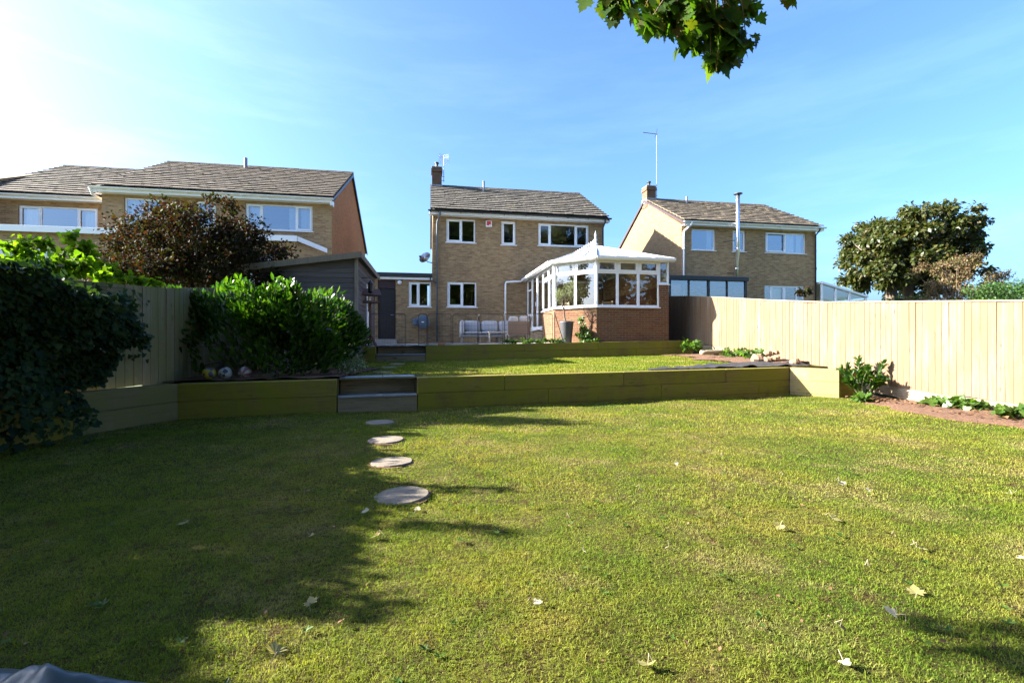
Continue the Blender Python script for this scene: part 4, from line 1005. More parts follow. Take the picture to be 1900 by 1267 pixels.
MB().lathe([(.02, 0), (.10, -.08), (.085, -.09), (.07, -.30), (.09, -.31), (.03, -.36)], (.25, .9, 2.9), 8).build('lantern_case', M['darkframe'], ln)

# ------------------------------------------------------------------ bird table
B = thing('bird_table', 'red-brown wooden bird table on a post beside the back steps', 'bird table', (-4.22, 13.95, 1.04), R(32))
MB().bev(-.03, .03, -.03, .03, .05, 1.27, .005).build('post', M['redwood'], B)
for a_ in range(4):
    an = a_ * math.pi / 2 + .4; MB().tube([(.03 * math.cos(an), .03 * math.sin(an), .34), (.24 * math.cos(an), .24 * math.sin(an), .0)], .022, 6).build('leg', M['redwood'], B)
MB().bev(-.22, .22, -.17, .17, 1.27, 1.295, .004).bev(-.23, .23, -.185, -.17, 1.27, 1.33, .003).bev(-.23, .23, .17, .185, 1.27, 1.33, .003).build('tray', M['redwood'], B)
for sx in (-.18, .16):
    for sy in (-.14, .12): MB().box(sx, sx + .02, sy, sy + .02, 1.296, 1.52).build('upright', M['redwood'], B)
MB().prism([(-.28, -.24, 1.50), (-.28, 0, 1.70), (-.28, 0, 1.675), (-.28, -.22, 1.49)], (.56, 0, 0)).prism([(-.28, .24, 1.50), (-.28, 0, 1.701), (-.28, 0, 1.676), (-.28, .22, 1.49)], (.56, 0, 0)).build('roof', M['redwood'], B)
MB().prism([(-.2, -.17, 1.52), (-.2, .17, 1.52), (-.2, 0, 1.66)], (.012, 0, 0)).prism([(.19, -.17, 1.52), (.19, .17, 1.52), (.19, 0, 1.66)], (.012, 0, 0)).build('gable_end', M['redwood'], B)

# ------------------------------------------------------------------ wire playpen along the patio edge
PP = thing('wire_playpen', 'black wire playpen panels standing along the patio edge', 'playpen', (0, 0, 0))
def pen_panel(xa, xb, h, dy=.28, step=.045, lean=0.0):
    ya, yb = y_up(xa) + dy, y_up(xb) + dy; W = math.hypot(xb - xa, yb - ya); ang = math.atan2(yb - ya, xb - xa)
    mb = MB(); r = .07; arc = [(r - r * math.cos(t_), h - r + r * math.sin(t_)) for t_ in [math.pi / 2 * i / 4 for i in range(5)]]
    path = [(.01, 0, 0)] + [(.01 + a, 0, b) for a, b in arc] + [(W - .01 - a, 0, b) for a, b in reversed(arc)] + [(W - .01, 0, 0)]
    mb.tube(path, .010, 6); mb.tube([(.01, 0, .04), (W - .01, 0, .04)], .006, 5)
    x = step
    while x < W - .02: mb.tube([(x, .0, .04), (x, .0, h - .005)], .0025, 4, False); x += step
    for zz in (.3, .6): mb.tube([(.012, .004, zz), (W - .012, .004, zz)], .003, 4, False)
    o = mb.build('panel', M['wire'], PP, (xa, ya, z_pat(xa, ya) + .01), (lean, 0, ang))
    return o
for (xa, xb, h) in ((-4.27, -3.2, .98), (-2.84, -2.58, .97), (-2.57, -1.86, .97), (-1.83, -1.06, .95), (-1.04, -.28, .95), (-.25, .5, .95), (.53, 1.3, .95)): pen_panel(xa, xb, h)
MB().tube([(0, 0, 0), (0, 0, 1.0)], .014, 6).build('end_post', M['wire'], PP, (1.36, y_up(1.36) + .28, 1.12))
MB().tube([(0, 0, .95), (.28, -.12, 0)], .012, 6).build('brace', M['wire'], PP, (1.36, y_up(1.36) + .27, 1.12))

# ------------------------------------------------------------------ patio sofa
Z = thing('garden_sofa', 'grey cushioned garden sofa against the house wall', 'sofa', (-2.0, 18.15, 1.13), A10)
MB().bev(0, 2.3, 0, .75, .22, .30, .01).build('frame', M['frame_grey'], Z)
for x in (.05, .75, 1.5, 2.2):
    for y in (.04, .66): MB().bev(x, x + .05, y, y + .05, 0, .219, .004).build('leg', M['frame_grey'], Z)
def cushion(parent, x0, x1, y0, y1, z0_, z1, name, rx=0, r=.05):
    o = MB().bev(0, x1 - x0, 0, y1 - y0, 0, z1 - z0_, r).build(name, M['cushion'], parent, (x0, y0, z0_), (rx, 0, random.uniform(-.03, .03)))
    sb = o.modifiers.new('soft', 'SUBSURF'); sb.levels = sb.render_levels = 2
    for p in o.data.polygons: p.use_smooth = True
for i in range(3):
    cushion(Z, .16 + i * .71, .16 + i * .71 + .69, .0, .62, .305, .45, 'seat_cushion'); cushion(Z, .17 + i * .71, .17 + i * .71 + .67, .50, .66, .46, .90, 'back_cushion', R(-10))
cushion(Z, 0.0, .17, .02, .70, .31, .88, 'arm_cushion')
MB().bev(0, 2.3, .70, .75, .30, .80, .01).build('backrest', M['frame_grey'], Z)
AC = thing('garden_armchair', 'brown wicker-backed garden seat with grey cushion at the end of the patio sofa', 'armchair', (-.15, 17.75, 1.14), A10)
MB().bev(0, .85, 0, .05, .30, .80, .012).build('backrest', M['wicker'], AC); MB().bev(0, .85, .05, .75, .26, .34, .01).build('frame', M['frame_grey'], AC)
for x in (.02, .78):
    for y in (.02, .68): MB().bev(x, x + .05, y, y + .05, 0, .259, .004).build('leg', M['frame_grey'], AC)
cushion(AC, .05, .8, .08, .72, .345, .50, 'seat_cushion'); cushion(AC, .02, .42, .10, .26, .52, .98, 'back_cushion', R(14)); cushion(AC, .45, .82, .10, .26, .52, 1.0, 'back_cushion', R(10))
MB().tube([(.88, .1, 0), (.90, .12, .55), (.98, .16, 1.02)], .016, 6).tube([(.88, .5, 0), (.90, .5, .55), (.98, .5, 1.02)], .016, 6).tube([(.98, .16, 1.0), (.98, .5, 1.0)], .014, 6).tube([(.89, .1, .5), (.89, .5, .5)], .014, 6).build('arm_rail', M['frame_grey'], AC)
CT = thing('patio_table', 'low grey patio table in front of the grey sofa', 'table', (-.55, 17.3, 1.13), A10)
MB().bev(-.35, .35, -.25, .25, .36, .40, .006).build('tabletop', M['frame_grey'], CT)
for sx in (-.32, .28):
    for sy in (-.22, .18): MB().bev(sx, sx + .04, sy, sy + .04, 0, .359, .003).build('leg', M['frame_grey'], CT)
tag(MB().bev(-.11, .11, -.05, .05, 0, .07, .008).build('loose_brick', M['clay'], None, (-2.13, y_up(-2.13) + .1, zu(-2.13) + .001), (0, 0, .1)), 'single red brick lying on the sleeper wall beside the back steps', 'brick')

# ------------------------------------------------------------------ olive in a pot
O = thing('potted_olive', 'small olive tree in a tall charcoal pot by the conservatory', 'potted tree', (1.80, 15.45, 1.13))
MB().lathe([(.155, 0), (.165, .02), (.225, .62), (.235, .66), (.235, .70), (.21, .70), (.205, .66)], n=26).build('pot', M['pot'], O, smooth=True)
MB().lathe([(.205, .0), (.1, .015), (.01, .02)], (0, 0, .64), 18).build('compost', M['soil'], O)
tb = MB(); p = limb(tb, (-.02, 0, .64), (-.14, 0, 1.35), .03, .02, .06)
tips = []
for q in range(9):
    a_ = q * 2.4; e = (-.08 + .26 * math.cos(a_) + .03 * q * 0, .2 * math.sin(a_), 1.5 + .45 * random.random()); limb(tb, p[4 if q % 2 else 6], e, .012, .004, .1, 4, 5); tips.append(e)
tb.build('trunk', M['bark'], O, smooth=True)
cs = np.array(tips + [(-.12, 0, 1.55), (-.2, .05, 1.4), (.1, 0, 1.5), (-.3, 0, 1.45)])
P, Dr, Nr = blob_leaves(cs, np.full(len(cs), .17), 1100, 1.1, .1)
leaves('crown', P, Dr + np.array([0, 0, .4]), Nr, .05 + .03 * rng.random(len(P)), T_SLIM, M['olive'], O)
# climber on canes
K = thing('climbing_plant', 'leafy climber on thin canes against the conservatory brickwork', 'plant', (2.30, 15.25, 1.12))
cb_ = MB()
for dx in (-.1, .05, .2): cb_.tube([(dx, .02, 0), (dx + .03, .05, .85)], .007, 5)
cb_.build('cane', M['twig'], K)
P, Dr, Nr = blob_leaves([(-.1, 0, .25), (0, 0, .5), (-.05, 0, .75), (.12, 0, .35), (.2, 0, .15), (.05, -.02, .12)], [.15, .14, .12, .14, .15, .2], 330, 1.1, .1)
leaves('foliage', P, Dr, Nr + np.array([-.5, -.4, 0]), .05 + .05 * rng.random(len(P)), T_IVY, M['plant'], K)

def low_plant(x, y, z, rx, h, n, label, m='plant', T=T_IVY, s=.06, name='ground_plant', grp='low plants along the walls and fence'):
    o = thing(name, label, 'plant', (x, y, z), 0, grp); st = MB()
    for i in range(7):
        a_ = i * 2.4; st.tube([(0, 0, -.02), (rx * .6 * math.cos(a_), rx * .6 * math.sin(a_), h * .8)], .006, 4)
    st.build('stem', M['stem'], o)
    P, Dr, Nr = blob_leaves([(rx * .55 * math.cos(i * 2.4), rx * .55 * math.sin(i * 2.4), h * (.35 + .4 * random.random())) for i in range(6)], [rx * .5] * 6, n, h / max(rx, .01) * .7, .1, .9)
    P[:, 2] = np.abs(P[:, 2]); leaves('foliage', P, Dr, Nr, s * (.7 + .7 * rng.random(n)), T, M[m], o); return o
for (x, lb) in ((-.05, 'low leafy plant behind the sofa end of the patio sleepers'), (.45, 'low green plant at the patio edge under the conservatory doors'), (.95, 'low green plant at the patio edge left of the leaning brace'), (1.42, 'low green plant at the foot of the leaning brace'), (2.62, 'small plant at the conservatory brick corner')):
    low_plant(x, y_up(x) + .24, zu(x) - .02, .26, .17, 150, lb)
low_plant(5.75, 15.0, .78, .34, .42, 260, 'bushy plant where the upper sleeper wall meets the fence', s=.09)
for (y, dx, h, lb) in ((14.2, .35, .22, 'low plant along the terrace fence nearest the conservatory'), (13.3, .4, .26, 'yellowish low plant midway along the terrace fence'), (12.5, .45, .30, 'leafy low plant on the terrace beside the rock pile')):
    low_plant(x_fence(y) - dx, y, z_mid(x_fence(y) - dx, y) + .03, .36, h, 210, lb, s=.08)
for (u, v, r, lb) in ((1746, 752, .22, 'broad-leaved weed on the soil just right of the fence shrub'), (1800, 757, .26, 'broad-leaved weed in the middle of the soil bed'), (1845, 760, .22, 'broad-leaved weed against the fence foot'), (1880, 776, .28, 'broad-leaved weed nearest the right edge of the soil bed'), (1598, 741, .12, 'tiny weed at the corner of the raised sleeper bed')):
    x, y = gpt(u, v, .05); low_plant(min(x, x_fence(y) - .2), y, .05, r, r * .6, 90, lb, s=.10)

# laurel shrub by the fence
q = thing('laurel_shrub', 'young glossy laurel shrub in front of the sunlit fence', 'shrub', (6.95, 9.25, .03)); st = MB()
tips = []
for i in range(15):
    a_ = i * 2.4; rr = .14 + .24 * random.random(); e = (rr * math.cos(a_), rr * math.sin(a_), .35 + .42 * random.random()); limb(st, (0, 0, -.03), e, .012, .005, .08, 4, 5); tips.append(e)
st.build('stem', M['stem'], q)
tp = np.array(tips); n = 620; idx = rng.integers(0, len(tp), n); t_ = .35 + .65 * rng.random(n) ** .6
P = tp[idx] * t_[:, None]; out = tp[idx] / np.linalg.norm(tp[idx], axis=1, keepdims=True)
leaves('foliage', P, out + rdir(n) * .8, np.array([0, 0, 1.0]) + rdir(n) * .6, .10 + .06 * rng.random(n), T_OVAL, M['laurel'], q)

# ------------------------------------------------------------------ rocks, membrane, tarpaulin, balls
def crumple(name, nx, ny, fx, m, label, cat):
    mb = MB()
    for j in range(ny + 1):
        for i in range(nx + 1): mb.v.append(fx(i / nx, j / ny))
    for j in range(ny):
        for i in range(nx):
            k = j * (nx + 1) + i; mb.f.append((k, k + 1, k + nx + 2, k + nx + 1))
    o = mb.build(name, m, smooth=True); sd = o.modifiers.new('thick', 'SOLIDIFY'); sd.thickness = .004
    return tag(o, label, cat)
from mathutils import noise as mnoise
def memb(a, b):
    x = 2.8 + 4.15 * a; w = .15 + 1.15 * a; y = y_low(x) + .235 + w * b
    return (x, y, z_mid(x, y) + .015 + .07 * max(0, mnoise.noise((x * 3, y * 5, 2))) + .05 * a * b + .03 * abs(mnoise.noise((x * 8, y * 9, 5))))
crumple('weed_membrane', 60, 18, memb, M['membrane'], 'crumpled black weed membrane on the terrace behind the front sleepers', 'membrane')
def rock(x, y, z, s, label):
    mb = MB(); n = 10; rows = 7
    for j in range(rows):
        ph = math.pi * j / (rows - 1)
        for i in range(n):
            th = 2 * math.pi * i / n; d = Vector((math.sin(ph) * math.cos(th), math.sin(ph) * math.sin(th), math.cos(ph)))
            k = 1 + .38 * mnoise.noise(d * 1.7 + Vector((x * 9, y * 7, 3))); mb.v.append((d.x * k * s, d.y * k * s, d.z * k * s * .75))
    for j in range(rows - 1):
        for i in range(n): mb.f.append((j * n + i, j * n + n + i, j * n + n + (i + 1) % n, j * n + (i + 1) % n))
    tag(mb.build('rock', M['rock'], None, (x, y, z + s * .45)), label, 'rock', 'rocks on the terrace bed')
for (u, s, D, dz, lb) in ((1405, .17, 11.6, 0, 'large pale rock at the left of the rock pile'), (1422, .13, 11.5, .0, 'brown rock in the middle of the rock pile'), (1437, .15, 11.6, 0, 'dark tilted rock at the right of the rock pile'), (1425, .10, 11.7, .18, 'small brown rock on top of the rock pile'), (1475, .11, 11.0, 0, 'flat brown rock right of the black membrane'), (1440, .08, 11.7, .2, 'smallest rock perched on the dark tilted rock')):
    x = (u - 950) / 870 * D; rock(x, D, z_mid(x, D) + dz + .03, s, lb)
lg = MB(); limb(lg, (0, 0, 0), (.9, .3, .02), .065, .05, .04, 8, 10)
tag(lg.build('log', M['twig'], None, (5.35, 13.3, .86), smooth=True), 'pale bleached log lying by the fence on the terrace', 'log')
def tarp(a, b):
    x = -2.4 + 1.25 * a; y = 1.0 + .72 * b - .16 * a
    ed = min(a, 1 - a, b, 1 - b) * 5; h = .13 * min(1, max(0, ed)) * (.5 + .5 * math.sin(a * 9 + 1) ** 2)
    return (x, y, .02 + h * .5 + (.13 * (1 - abs(mnoise.noise((x * 3.1 + y, y * 4, 1))) * 2.2) * .6 + .07 * (.5 - abs(mnoise.noise((x * 7 - y * 3, y * 8, 4)))) + .03 * (.5 - abs(mnoise.noise((x * 17, y * 14 + x * 6, 9))))) * min(1, ed + .15) * .75)
crumple('tarpaulin', 70, 44, tarp, M['tarp'], 'crumpled blue-grey tarpaulin in the bottom left corner', 'tarpaulin')
def ball(u, v, D, r, mats, label, stripes):
    x = (u - 950) / 870 * D; n, m_ = 20, 14; base = MB(); alt = MB()
    def pt(i, j, k=1.0):
        ph, th = math.pi * j / m_, 2 * math.pi * i / n; return (r * k * math.sin(ph) * math.cos(th), r * k * math.cos(ph), r * k * math.sin(ph) * math.sin(th))
    for j in range(m_):
        for i in range(n):
            (alt if stripes(i, j) else base).quad(pt(i, j), pt(i + 1, j), pt(i + 1, j + 1), pt(i, j + 1))
    o = base.build('ball', M[mats[0]], None, (x, D, z_mid(x, D) + .03 + r), (.3, .5, .2), smooth=True); tag(o, label, 'ball', 'balls under the laurel')
    alt.build('ball_patch', M[mats[1]], o, smooth=True)
ball(388, 703, 7.50, .10, ('ball_y', 'ball_d'), 'yellow football with dark patches, leftmost under the laurel', lambda i, j: (i // 4 + j // 3) % 3 == 0)
ball(418, 703, 7.60, .10, ('ball_w', 'ball_d'), 'white football with dark patches, middle one under the laurel', lambda i, j: (i // 3 + j // 3) % 3 == 1)
ball(455, 703, 7.72, .10, ('ball_w', 'ball_p'), 'pink and white striped ball under the laurel', lambda i, j: (i // 2) % 2 == 0)

# ================================================================== VEGETATION
def tree(name, label, cat, base, trunk, centres, radii, n, size, T, m, lean=None, shell=.45, flat=.85, up=.5, bark='bark', sides=8, group=None, limbs=16, drop=0):
    o = thing(name, label, cat, base, 0, group); tb = MB()
    (th, r0, r1) = trunk; top = Vector((lean or (0, 0)) + (th,)) if lean else Vector((0, 0, th))
    pts = limb(tb, (0, 0, -.15), top, r0, r1, .04, 7, sides)
    order = np.argsort(rng.random(len(centres)))[:limbs]
    for i in order:
        e = Vector(centres[i]); s = pts[random.choice((4, 5, 6, 7))]; mid = s.lerp(e, .55) + Vector((0, 0, .06 * (e - s).length))
        tb.tube([s, s.lerp(mid, .5), mid, e], [r1 * .6, r1 * .45, r1 * .3, r1 * .12], 6)
    tb.build('trunk', M[bark], o, smooth=True)
    P, Dr, Nr = blob_leaves(centres, radii, n, flat, shell, up)
    if drop: Dr = Dr + np.array([0, 0, -drop])
    leaves('crown', P, Dr, Nr, size * (.65 + .7 * rng.random(n)), T, M[m], o); return o
def ell_clumps(c, rad, n, r, low=-.6, inner=.55):
    out = []
    while len(out) < n:
        d = rdir(1)[0]
        if d[2] < low: continue
        k = inner + (1 - inner) * random.random() ** .5; out.append(np.array(c) + d * np.array(rad) * k)
    return np.array(out), r * (.7 + .6 * rng.random(n))

# copper-leaved tree behind the left fence
c_, r_ = ell_clumps((-.1, 0, 2.6), (2.35, 1.7, 1.35), 95, .46, -.7, .3)
c2, r2 = ell_clumps((0.2, 0, 3.9), (.75, .7, .55), 12, .25, -.6, .3)
tree('copper_tree', 'bushy copper-leaved tree in front of the left house', 'tree', (-8.2, 12.2, .6), (2.0, .12, .06), np.vstack([c_, c2]), np.concatenate([r_, r2]), 38000, .085, T_DIAM, 'copper', shell=.15, up=.4, limbs=40)

c_, r_ = ell_clumps((0, 0, 4.3), (1.2, .45, 2.2), 34, .34, -.9, .3)
tree('slim_tree', 'slim tree outside the left edge, its shadow lying along the front sleepers', 'tree', (-12.6, 7.75, .7), (3.4, .1, .05), c_, r_, 4200, .16, T_DIAM, 'darktree', shell=.1)
# laurel hedge on the left terrace
o = thing('laurel_hedge', 'large glossy green laurel hedge behind the left sleepers', 'hedge', (0, 0, 0)); st = MB()
def hedge_pts(n):
    x = -5.75 + 2.75 * rng.random(n); d = rdir(n); 
    cx, cy, cz = -5.0, 9.25, .55
    rx, ry = 1.72, 1.45
    # superellipsoid shell
    e = np.sign(d) * np.abs(d) ** .55; e /= np.max(np.abs(e), axis=1, keepdims=True) ** .35
    k = 1 - .28 * rng.random(n) ** 1.4
    P = np.stack([cx + e[:, 0] * rx * k, cy + e[:, 1] * ry * k, cz + np.abs(e[:, 2]) * 1.9 * k], 1)
    hts = 1.40 + .12 * np.sin(P[:, 0] * 2.1 + 1.5) * np.cos(P[:, 1] * 1.9) + .12 * np.sin(P[:, 0] * 6.3 + P[:, 1] * 4.7) + .12 * np.cos(P[:, 1] * 7)
    P[:, 2] = cz + (P[:, 2] - cz) * hts / 1.75
    bul = .16 * np.sin(P[:, 2] * 5 + P[:, 1] * 3.3 + P[:, 0] * 2); P[:, 0] += bul * d[:, 0]; P[:, 1] += bul * d[:, 1]
    return P, d
n = 15000; P, d = hedge_pts(n)
cl = np.floor(P * 4.2); hsh = np.sin(cl @ np.array([12.98, 78.2, 37.7])) * 43758.5; hsh -= np.floor(hsh)
P += d * (.16 * (hsh[:, None] - .4))
for i in range(26):
    j = rng.integers(0, n); e = P[j]; st.tube([(-4.78 + random.uniform(-.8, .8), 9.2 + random.uniform(-.8, .8), .5), tuple((e + np.array([-4.78, 9.2, 1.0])) / 2), tuple(e)], [.03, .02, .006], 5)
tag(st.build('stems', M['bark'], o), kind='stuff')
leaves('foliage', P, d * .8 + np.array([0, 0, .75]) + rdir(n) * .55, d + rdir(n) * .6 + np.array([0, 0, .3]), .11 + .06 * rng.random(n), T_OVAL, M['laurel'], o)
# a second shrub spilling forward at its foot
low_plant(-2.95, 8.6, .55, .30, .34, 260, 'grey-green low shrub at the right foot of the laurel hedge', m='olive', T=T_OVAL, s=.07, name='low_shrub', grp='low plants along the walls and fence')

# ivy over the left fence
o = thing('ivy', 'dark mass of ivy smothering the fence at the left edge', 'ivy', (0, 0, 0))
n = 38000; t_ = rng.random(n); y = -3.5 + 9.75 * t_
hgt = 2.24 + .07 * np.sin(y * 1.9 + .6) + .09 * np.sin(y * 5.3) - .30 * np.clip((y - 4.3) / .5, 0, 1) - .30 * np.clip((y - 5.5) / .7, 0, 1) + .12 * np.clip((3.9 - y) / .9, 0, 1) + .40 * np.clip((2.2 - y) / .6, 0, 1)
z = hgt * np.sqrt(rng.random(n)) * (1 + .03 * rng.normal(size=n))
depth = .52 + .16 * np.sin(y * 2.7 + z * 3) + .10 * np.sin(y * 6.1 - z * 5) + .25 * np.exp(-((z - .2) / .4) ** 2) - .45 * np.clip((y - 5.2) / 1.0, 0, 1) * (z < 1.1)
cut = (y > 5.75) & (z < .62); depth = np.maximum(depth, .06)
x = (-6.62 + .17 * y) + .03 + depth * (1 - .35 * rng.random(n) ** 2)
topm = rng.random(n) < .22
x = np.where(topm, (-6.62 + .17 * y) - .35 + (depth + .35) * rng.random(n), x); z = np.where(topm, hgt + .10 * rng.random(n) - .1 * np.abs(x - (-6.62 + .17 * y)), z)
ok = ~cut; P = np.stack([x, y, z], 1)[ok]; n = len(P); tm = topm[ok]
leaves('foliage', P, np.array([.3, -.1, -.75]) + rdir(n) * .7, np.where(tm[:, None], np.array([[.1, 0, 1.0]]), np.array([[1.0, -.15, .35]])) + rdir(n) * .45, .048 + .045 * rng.random(n), T_IVY, M['ivy'], o)
st = MB()
for i in range(30):
    yy = -3 + 9.0 * random.random(); xx = x_left(yy) + .1; st.tube([(xx, yy, 0), (xx + .05, yy + random.uniform(-.3, .3), .6), (xx + .03, yy + random.uniform(-.5, .5), 1.3), (xx, yy + random.uniform(-.6, .6), 1.9)], [.018, .014, .01, .005], 5)
for i in range(9):
    yy = 5.9 + .4 * random.random(); zz = 1.2 + .7 * random.random(); st.tube([(x_left(yy) + .08, yy, zz), (x_left(yy + .4) + .12, yy + .4, zz + random.uniform(-.15, .05)), (x_left(yy + .75) + .07, yy + .7, zz + random.uniform(-.3, .0))], [.006, .005, .002], 4)
tag(st.build('stems', M['bark'], o), kind='stuff')
P2 = []
for i in range(90): yy = 6.1 + .8 * rng.random(); P2.append((x_left(yy) + .08 + .05 * rng.random(), yy, .9 + 1.05 * rng.random()))
P2 = np.array(P2); tag(leaves('trailing_sprigs', P2, np.array([.2, 0, -.8]) + rdir(90) * .6, np.array([1.0, -.2, .3]) + rdir(90) * .4, .04 + .03 * rng.random(90), T_IVY, M['ivy'], o), kind='stuff')

# shoots that stand clear of the ivy
for (yy, dz) in ((2.45, .18), (3.35, .36), (4.15, .30), (1.7, .1)):
    xx = x_left(yy) + .25; sh = MB(); tip = (xx + .5, yy - .05, 2.35 + dz); sh.tube([(xx - .1, yy, 2.0), (xx + .15, yy, 2.3), tip], [.012, .009, .004], 5); sh.build('shoot', M['bark'], o)
    m_ = 120; tt = rng.random(m_); P3 = np.array([xx, yy, 2.1]) + (np.array(tip) - np.array([xx, yy, 2.1])) * tt[:, None] + rdir(m_) * (.13 - .06 * tt[:, None])
    leaves('shoot_leaves', P3, rdir(m_), np.array([.3, 0, 1.0]) + rdir(m_) * .5, .06 + .04 * rng.random(m_), T_IVY, M['ivy'], o)

# bright climber growing up over the ivy
o = thing('climber', 'bright backlit climbing plant growing over the top of the ivy', 'climber', (0, 0, 0))
cc, rr = [], []
for (u, v, D, r) in ((15, 560, 6.6, .3), (60, 520, 6.8, .32), (30, 490, 7.0, .22), (45, 462, 7.0, .2), (80, 450, 7.0, .12), (100, 535, 7.0, .25), (20, 600, 6.2, .25), (130, 500, 7.2, .2), (150, 470, 7.4, .18), (130, 440, 7.4, .12), (170, 485, 7.4, .17), (200, 500, 7.4, .17), (225, 520, 7.5, .15), (255, 522, 7.5, .14), (285, 525, 7.5, .12), (70, 580, 6.3, .25), (5, 520, 6.6, .2), (110, 470, 7.1, .12), (160, 455, 7.4, .1), (30, 545, 5.9, .2), (75, 500, 6.0, .2), (110, 488, 6.0, .17), (150, 492, 6.1, .16), (10, 500, 5.8, .2), (190, 512, 6.4, .13), (50, 470, 6.0, .12), (20, 455, 5.9, .09)):
    cc.append(((u - 950) / 870 * D, D, EYE + (633.5 - v) / 870 * D)); rr.append(r)
n = 3600; P, Dr, Nr = blob_leaves(cc, rr, n, 1.0, .1, .3)
leaves('foliage', P, Dr + np.array([0, 0, -.2]), Nr + rdir(n) * .5, .055 + .05 * rng.random(n), T_IVY, M['hop'], o)
st = MB()
for c in cc: st.tube([(c[0] + .1, c[1] - .1, 1.2), ((c[0] * 1.0), c[1], (c[2] + 1.3) / 2), c], [.008, .006, .003], 4)
tag(st.build('stems', M['stem'], o), kind='stuff')

# horse chestnut and shrubs beyond the right fence
def at(u, v, D): return np.array(((u - 950) / 870 * D, D, EYE + (633.5 - v) / 870 * D))
D = 30; base = at(1664, 600, D); base[2] = 1.0
o = thing('chestnut_tree', 'broad round horse chestnut with twin trunks beyond the right fence', 'tree', tuple(base)); tb = MB()
t1 = limb(tb, (-.25, 0, -.2), (-.55, 0, 5.0), .42, .26, .03, 7, 10); t2 = limb(tb, (.45, .1, -.2), (.75, .2, 5.2), .36, .24, .04, 7, 10)
cen = []; rad = []
for i in range(280):
    while True:
        u, v = random.uniform(1584, 1794), random.uniform(394, 542); du, dv = (u - 1688) / 102, (v - 500) / 106
        if v < 500: ok = du * du + dv * dv < 1
        else: ok = (abs(du) < .95 - (v - 500) * .004) and not (1630 < u < 1700 and v > 530)
        if ok: break
    w = at(u, v, D) - base; w[1] = random.uniform(-1, 1) * 3.4 * math.sqrt(max(.05, 1 - du * du)); cen.append(w); rad.append(.36 + .22 * random.random())
for i in range(50):
    e = Vector(cen[i * 4]); s = random.choice((t1, t2))[random.choice((5, 6, 7))]; m_ = s.lerp(e, .5) + Vector((0, 0, .5)); tb.tube([s, s.lerp(m_, .5), m_, e], [.09, .07, .045, .02], 6)
tb.build('trunk', M['bark'], o, smooth=True)
P, Dr, Nr = blob_leaves(cen, rad, 38000, .8, .15, .6); leaves('crown', P, Dr + np.array([0, 0, -.4]), Nr, .26 * (.6 + .7 * rng.random(len(P))), T_DIAM, M['chestnut'], o)
D = 24; base = at(1775, 600, D); base[2] = 1.0; cen = []
for i in range(80):
    a_ = random.random(); u = 1715 + 155 * a_; v = 562 - random.random() * (95 - 35 * a_ - 25 * abs(a_ - .25)); w = at(u, v, D) - base; w[1] = random.uniform(-1.3, 1.3); cen.append(w)
tree('rusty_shrub', 'wispy brownish shrub right of the chestnut beyond the fence', 'shrub', tuple(base), (1.5, .10, .05), np.array(cen), np.full(len(cen), .33), 8500, .11, T_DIAM, 'rust', shell=.05, limbs=60)
D = 20; base = at(1880, 600, D); base[2] = 1.0; cen = []
for i in range(70): u = random.uniform(1800, 1960); v = 575 - random.random() * (48 * min(1, (u - 1788) / 40)); w = at(u, v, D) - base; w[1] = random.uniform(-1, 1); cen.append(w)
tree('evergreen_hedge', 'bright green clipped hedge at the far right above the fence', 'hedge', tuple(base), (1.2, .12, .08), np.array(cen), np.full(len(cen), .34), 8000, .09, T_DIAM, 'conifer', shell=.3)
D = 27; base = at(1690, 600, D); base[2] = 1.0; cen = [at(random.uniform(1640, 1720), random.uniform(553, 572), D) - base for i in range(24)]
tree('bramble_thicket', 'low green thicket around the foot of the chestnut trunks', 'shrub', tuple(base), (1.4, .08, .05), np.array(cen), np.full(24, .3), 2200, .11, T_DIAM, 'conifer', shell=.2)
low_plant(*at(1492, 552, 21.6), .35, .5, 160, 'small red-leaved bush by the white lean-to', m='copper', s=.12, name='red_bush', grp=None)

# overhanging sycamore: trunk behind the camera, its crown overhead, one bough reaching over the view
off = np.array([-1.2, -4.4, 0])
o = thing('sycamore_tree', 'sycamore bough of lobed leaves hanging into the top of the view', 'tree', tuple(off)); tb = MB()
tk = limb(tb, (0, 0, -.2), (.2, .4, 7.0), .38, .2, .03, 8, 12)
b4 = at(1300, -60, 3.3) - off
bough = [(.1, .2, 4.6), (1.0, 2.5, 5.4), (1.9, 5.2, 5.2), (2.4, 6.9, 4.5), tuple(b4)]
tb.tube(bough, [.13, .09, .055, .03, .012], 8)
cen = []; rad = []
D0 = 3.25
for (u, v, r) in ((1210, -10, .14), (1160, 0, .12), (1250, 20, .15), (1300, 10, .16), (1350, 20, .15), (1385, 20, .12), (1330, 60, .15), (1290, 50, .13), (1365, 60, .12), (1385, 75, .08), (1330, 95, .10), (1318, 108, .07), (1240, 50, .10), (1190, 30, .10), (1145, 15, .08), (1270, 75, .09), (1350, 100, .08), (1280, 25, .15), (1225, 20, .12), (1310, 35, .15), (1345, 45, .14), (1330, 118, .06), (1345, 112, .06), (1360, 90, .09), (1300, 85, .08), (1175, 15, .11), (1130, 2, .10), (1205, 40, .08), (1310, 122, .04), (1092, -2, .03), (1465, -8, .05), (1330, -60, .3), (1200, -90, .3), (1420, -110, .3), (1300, -160, .35)):
    c = at(u, v, D0 + random.uniform(-.2, .3)) - off; cen.append(c); rad.append(r)
    s_ = Vector(bough[3]).lerp(Vector(bough[4]), .3 + .7 * random.random()); e = Vector(c); tb.tube([s_, s_.lerp(e, .5) + Vector((0, 0, .08)), e], [.010, .006, .003], 5)
n = 1250; P, Dr, Nr = blob_leaves(cen, rad, n, .9, .05, .3, .3)
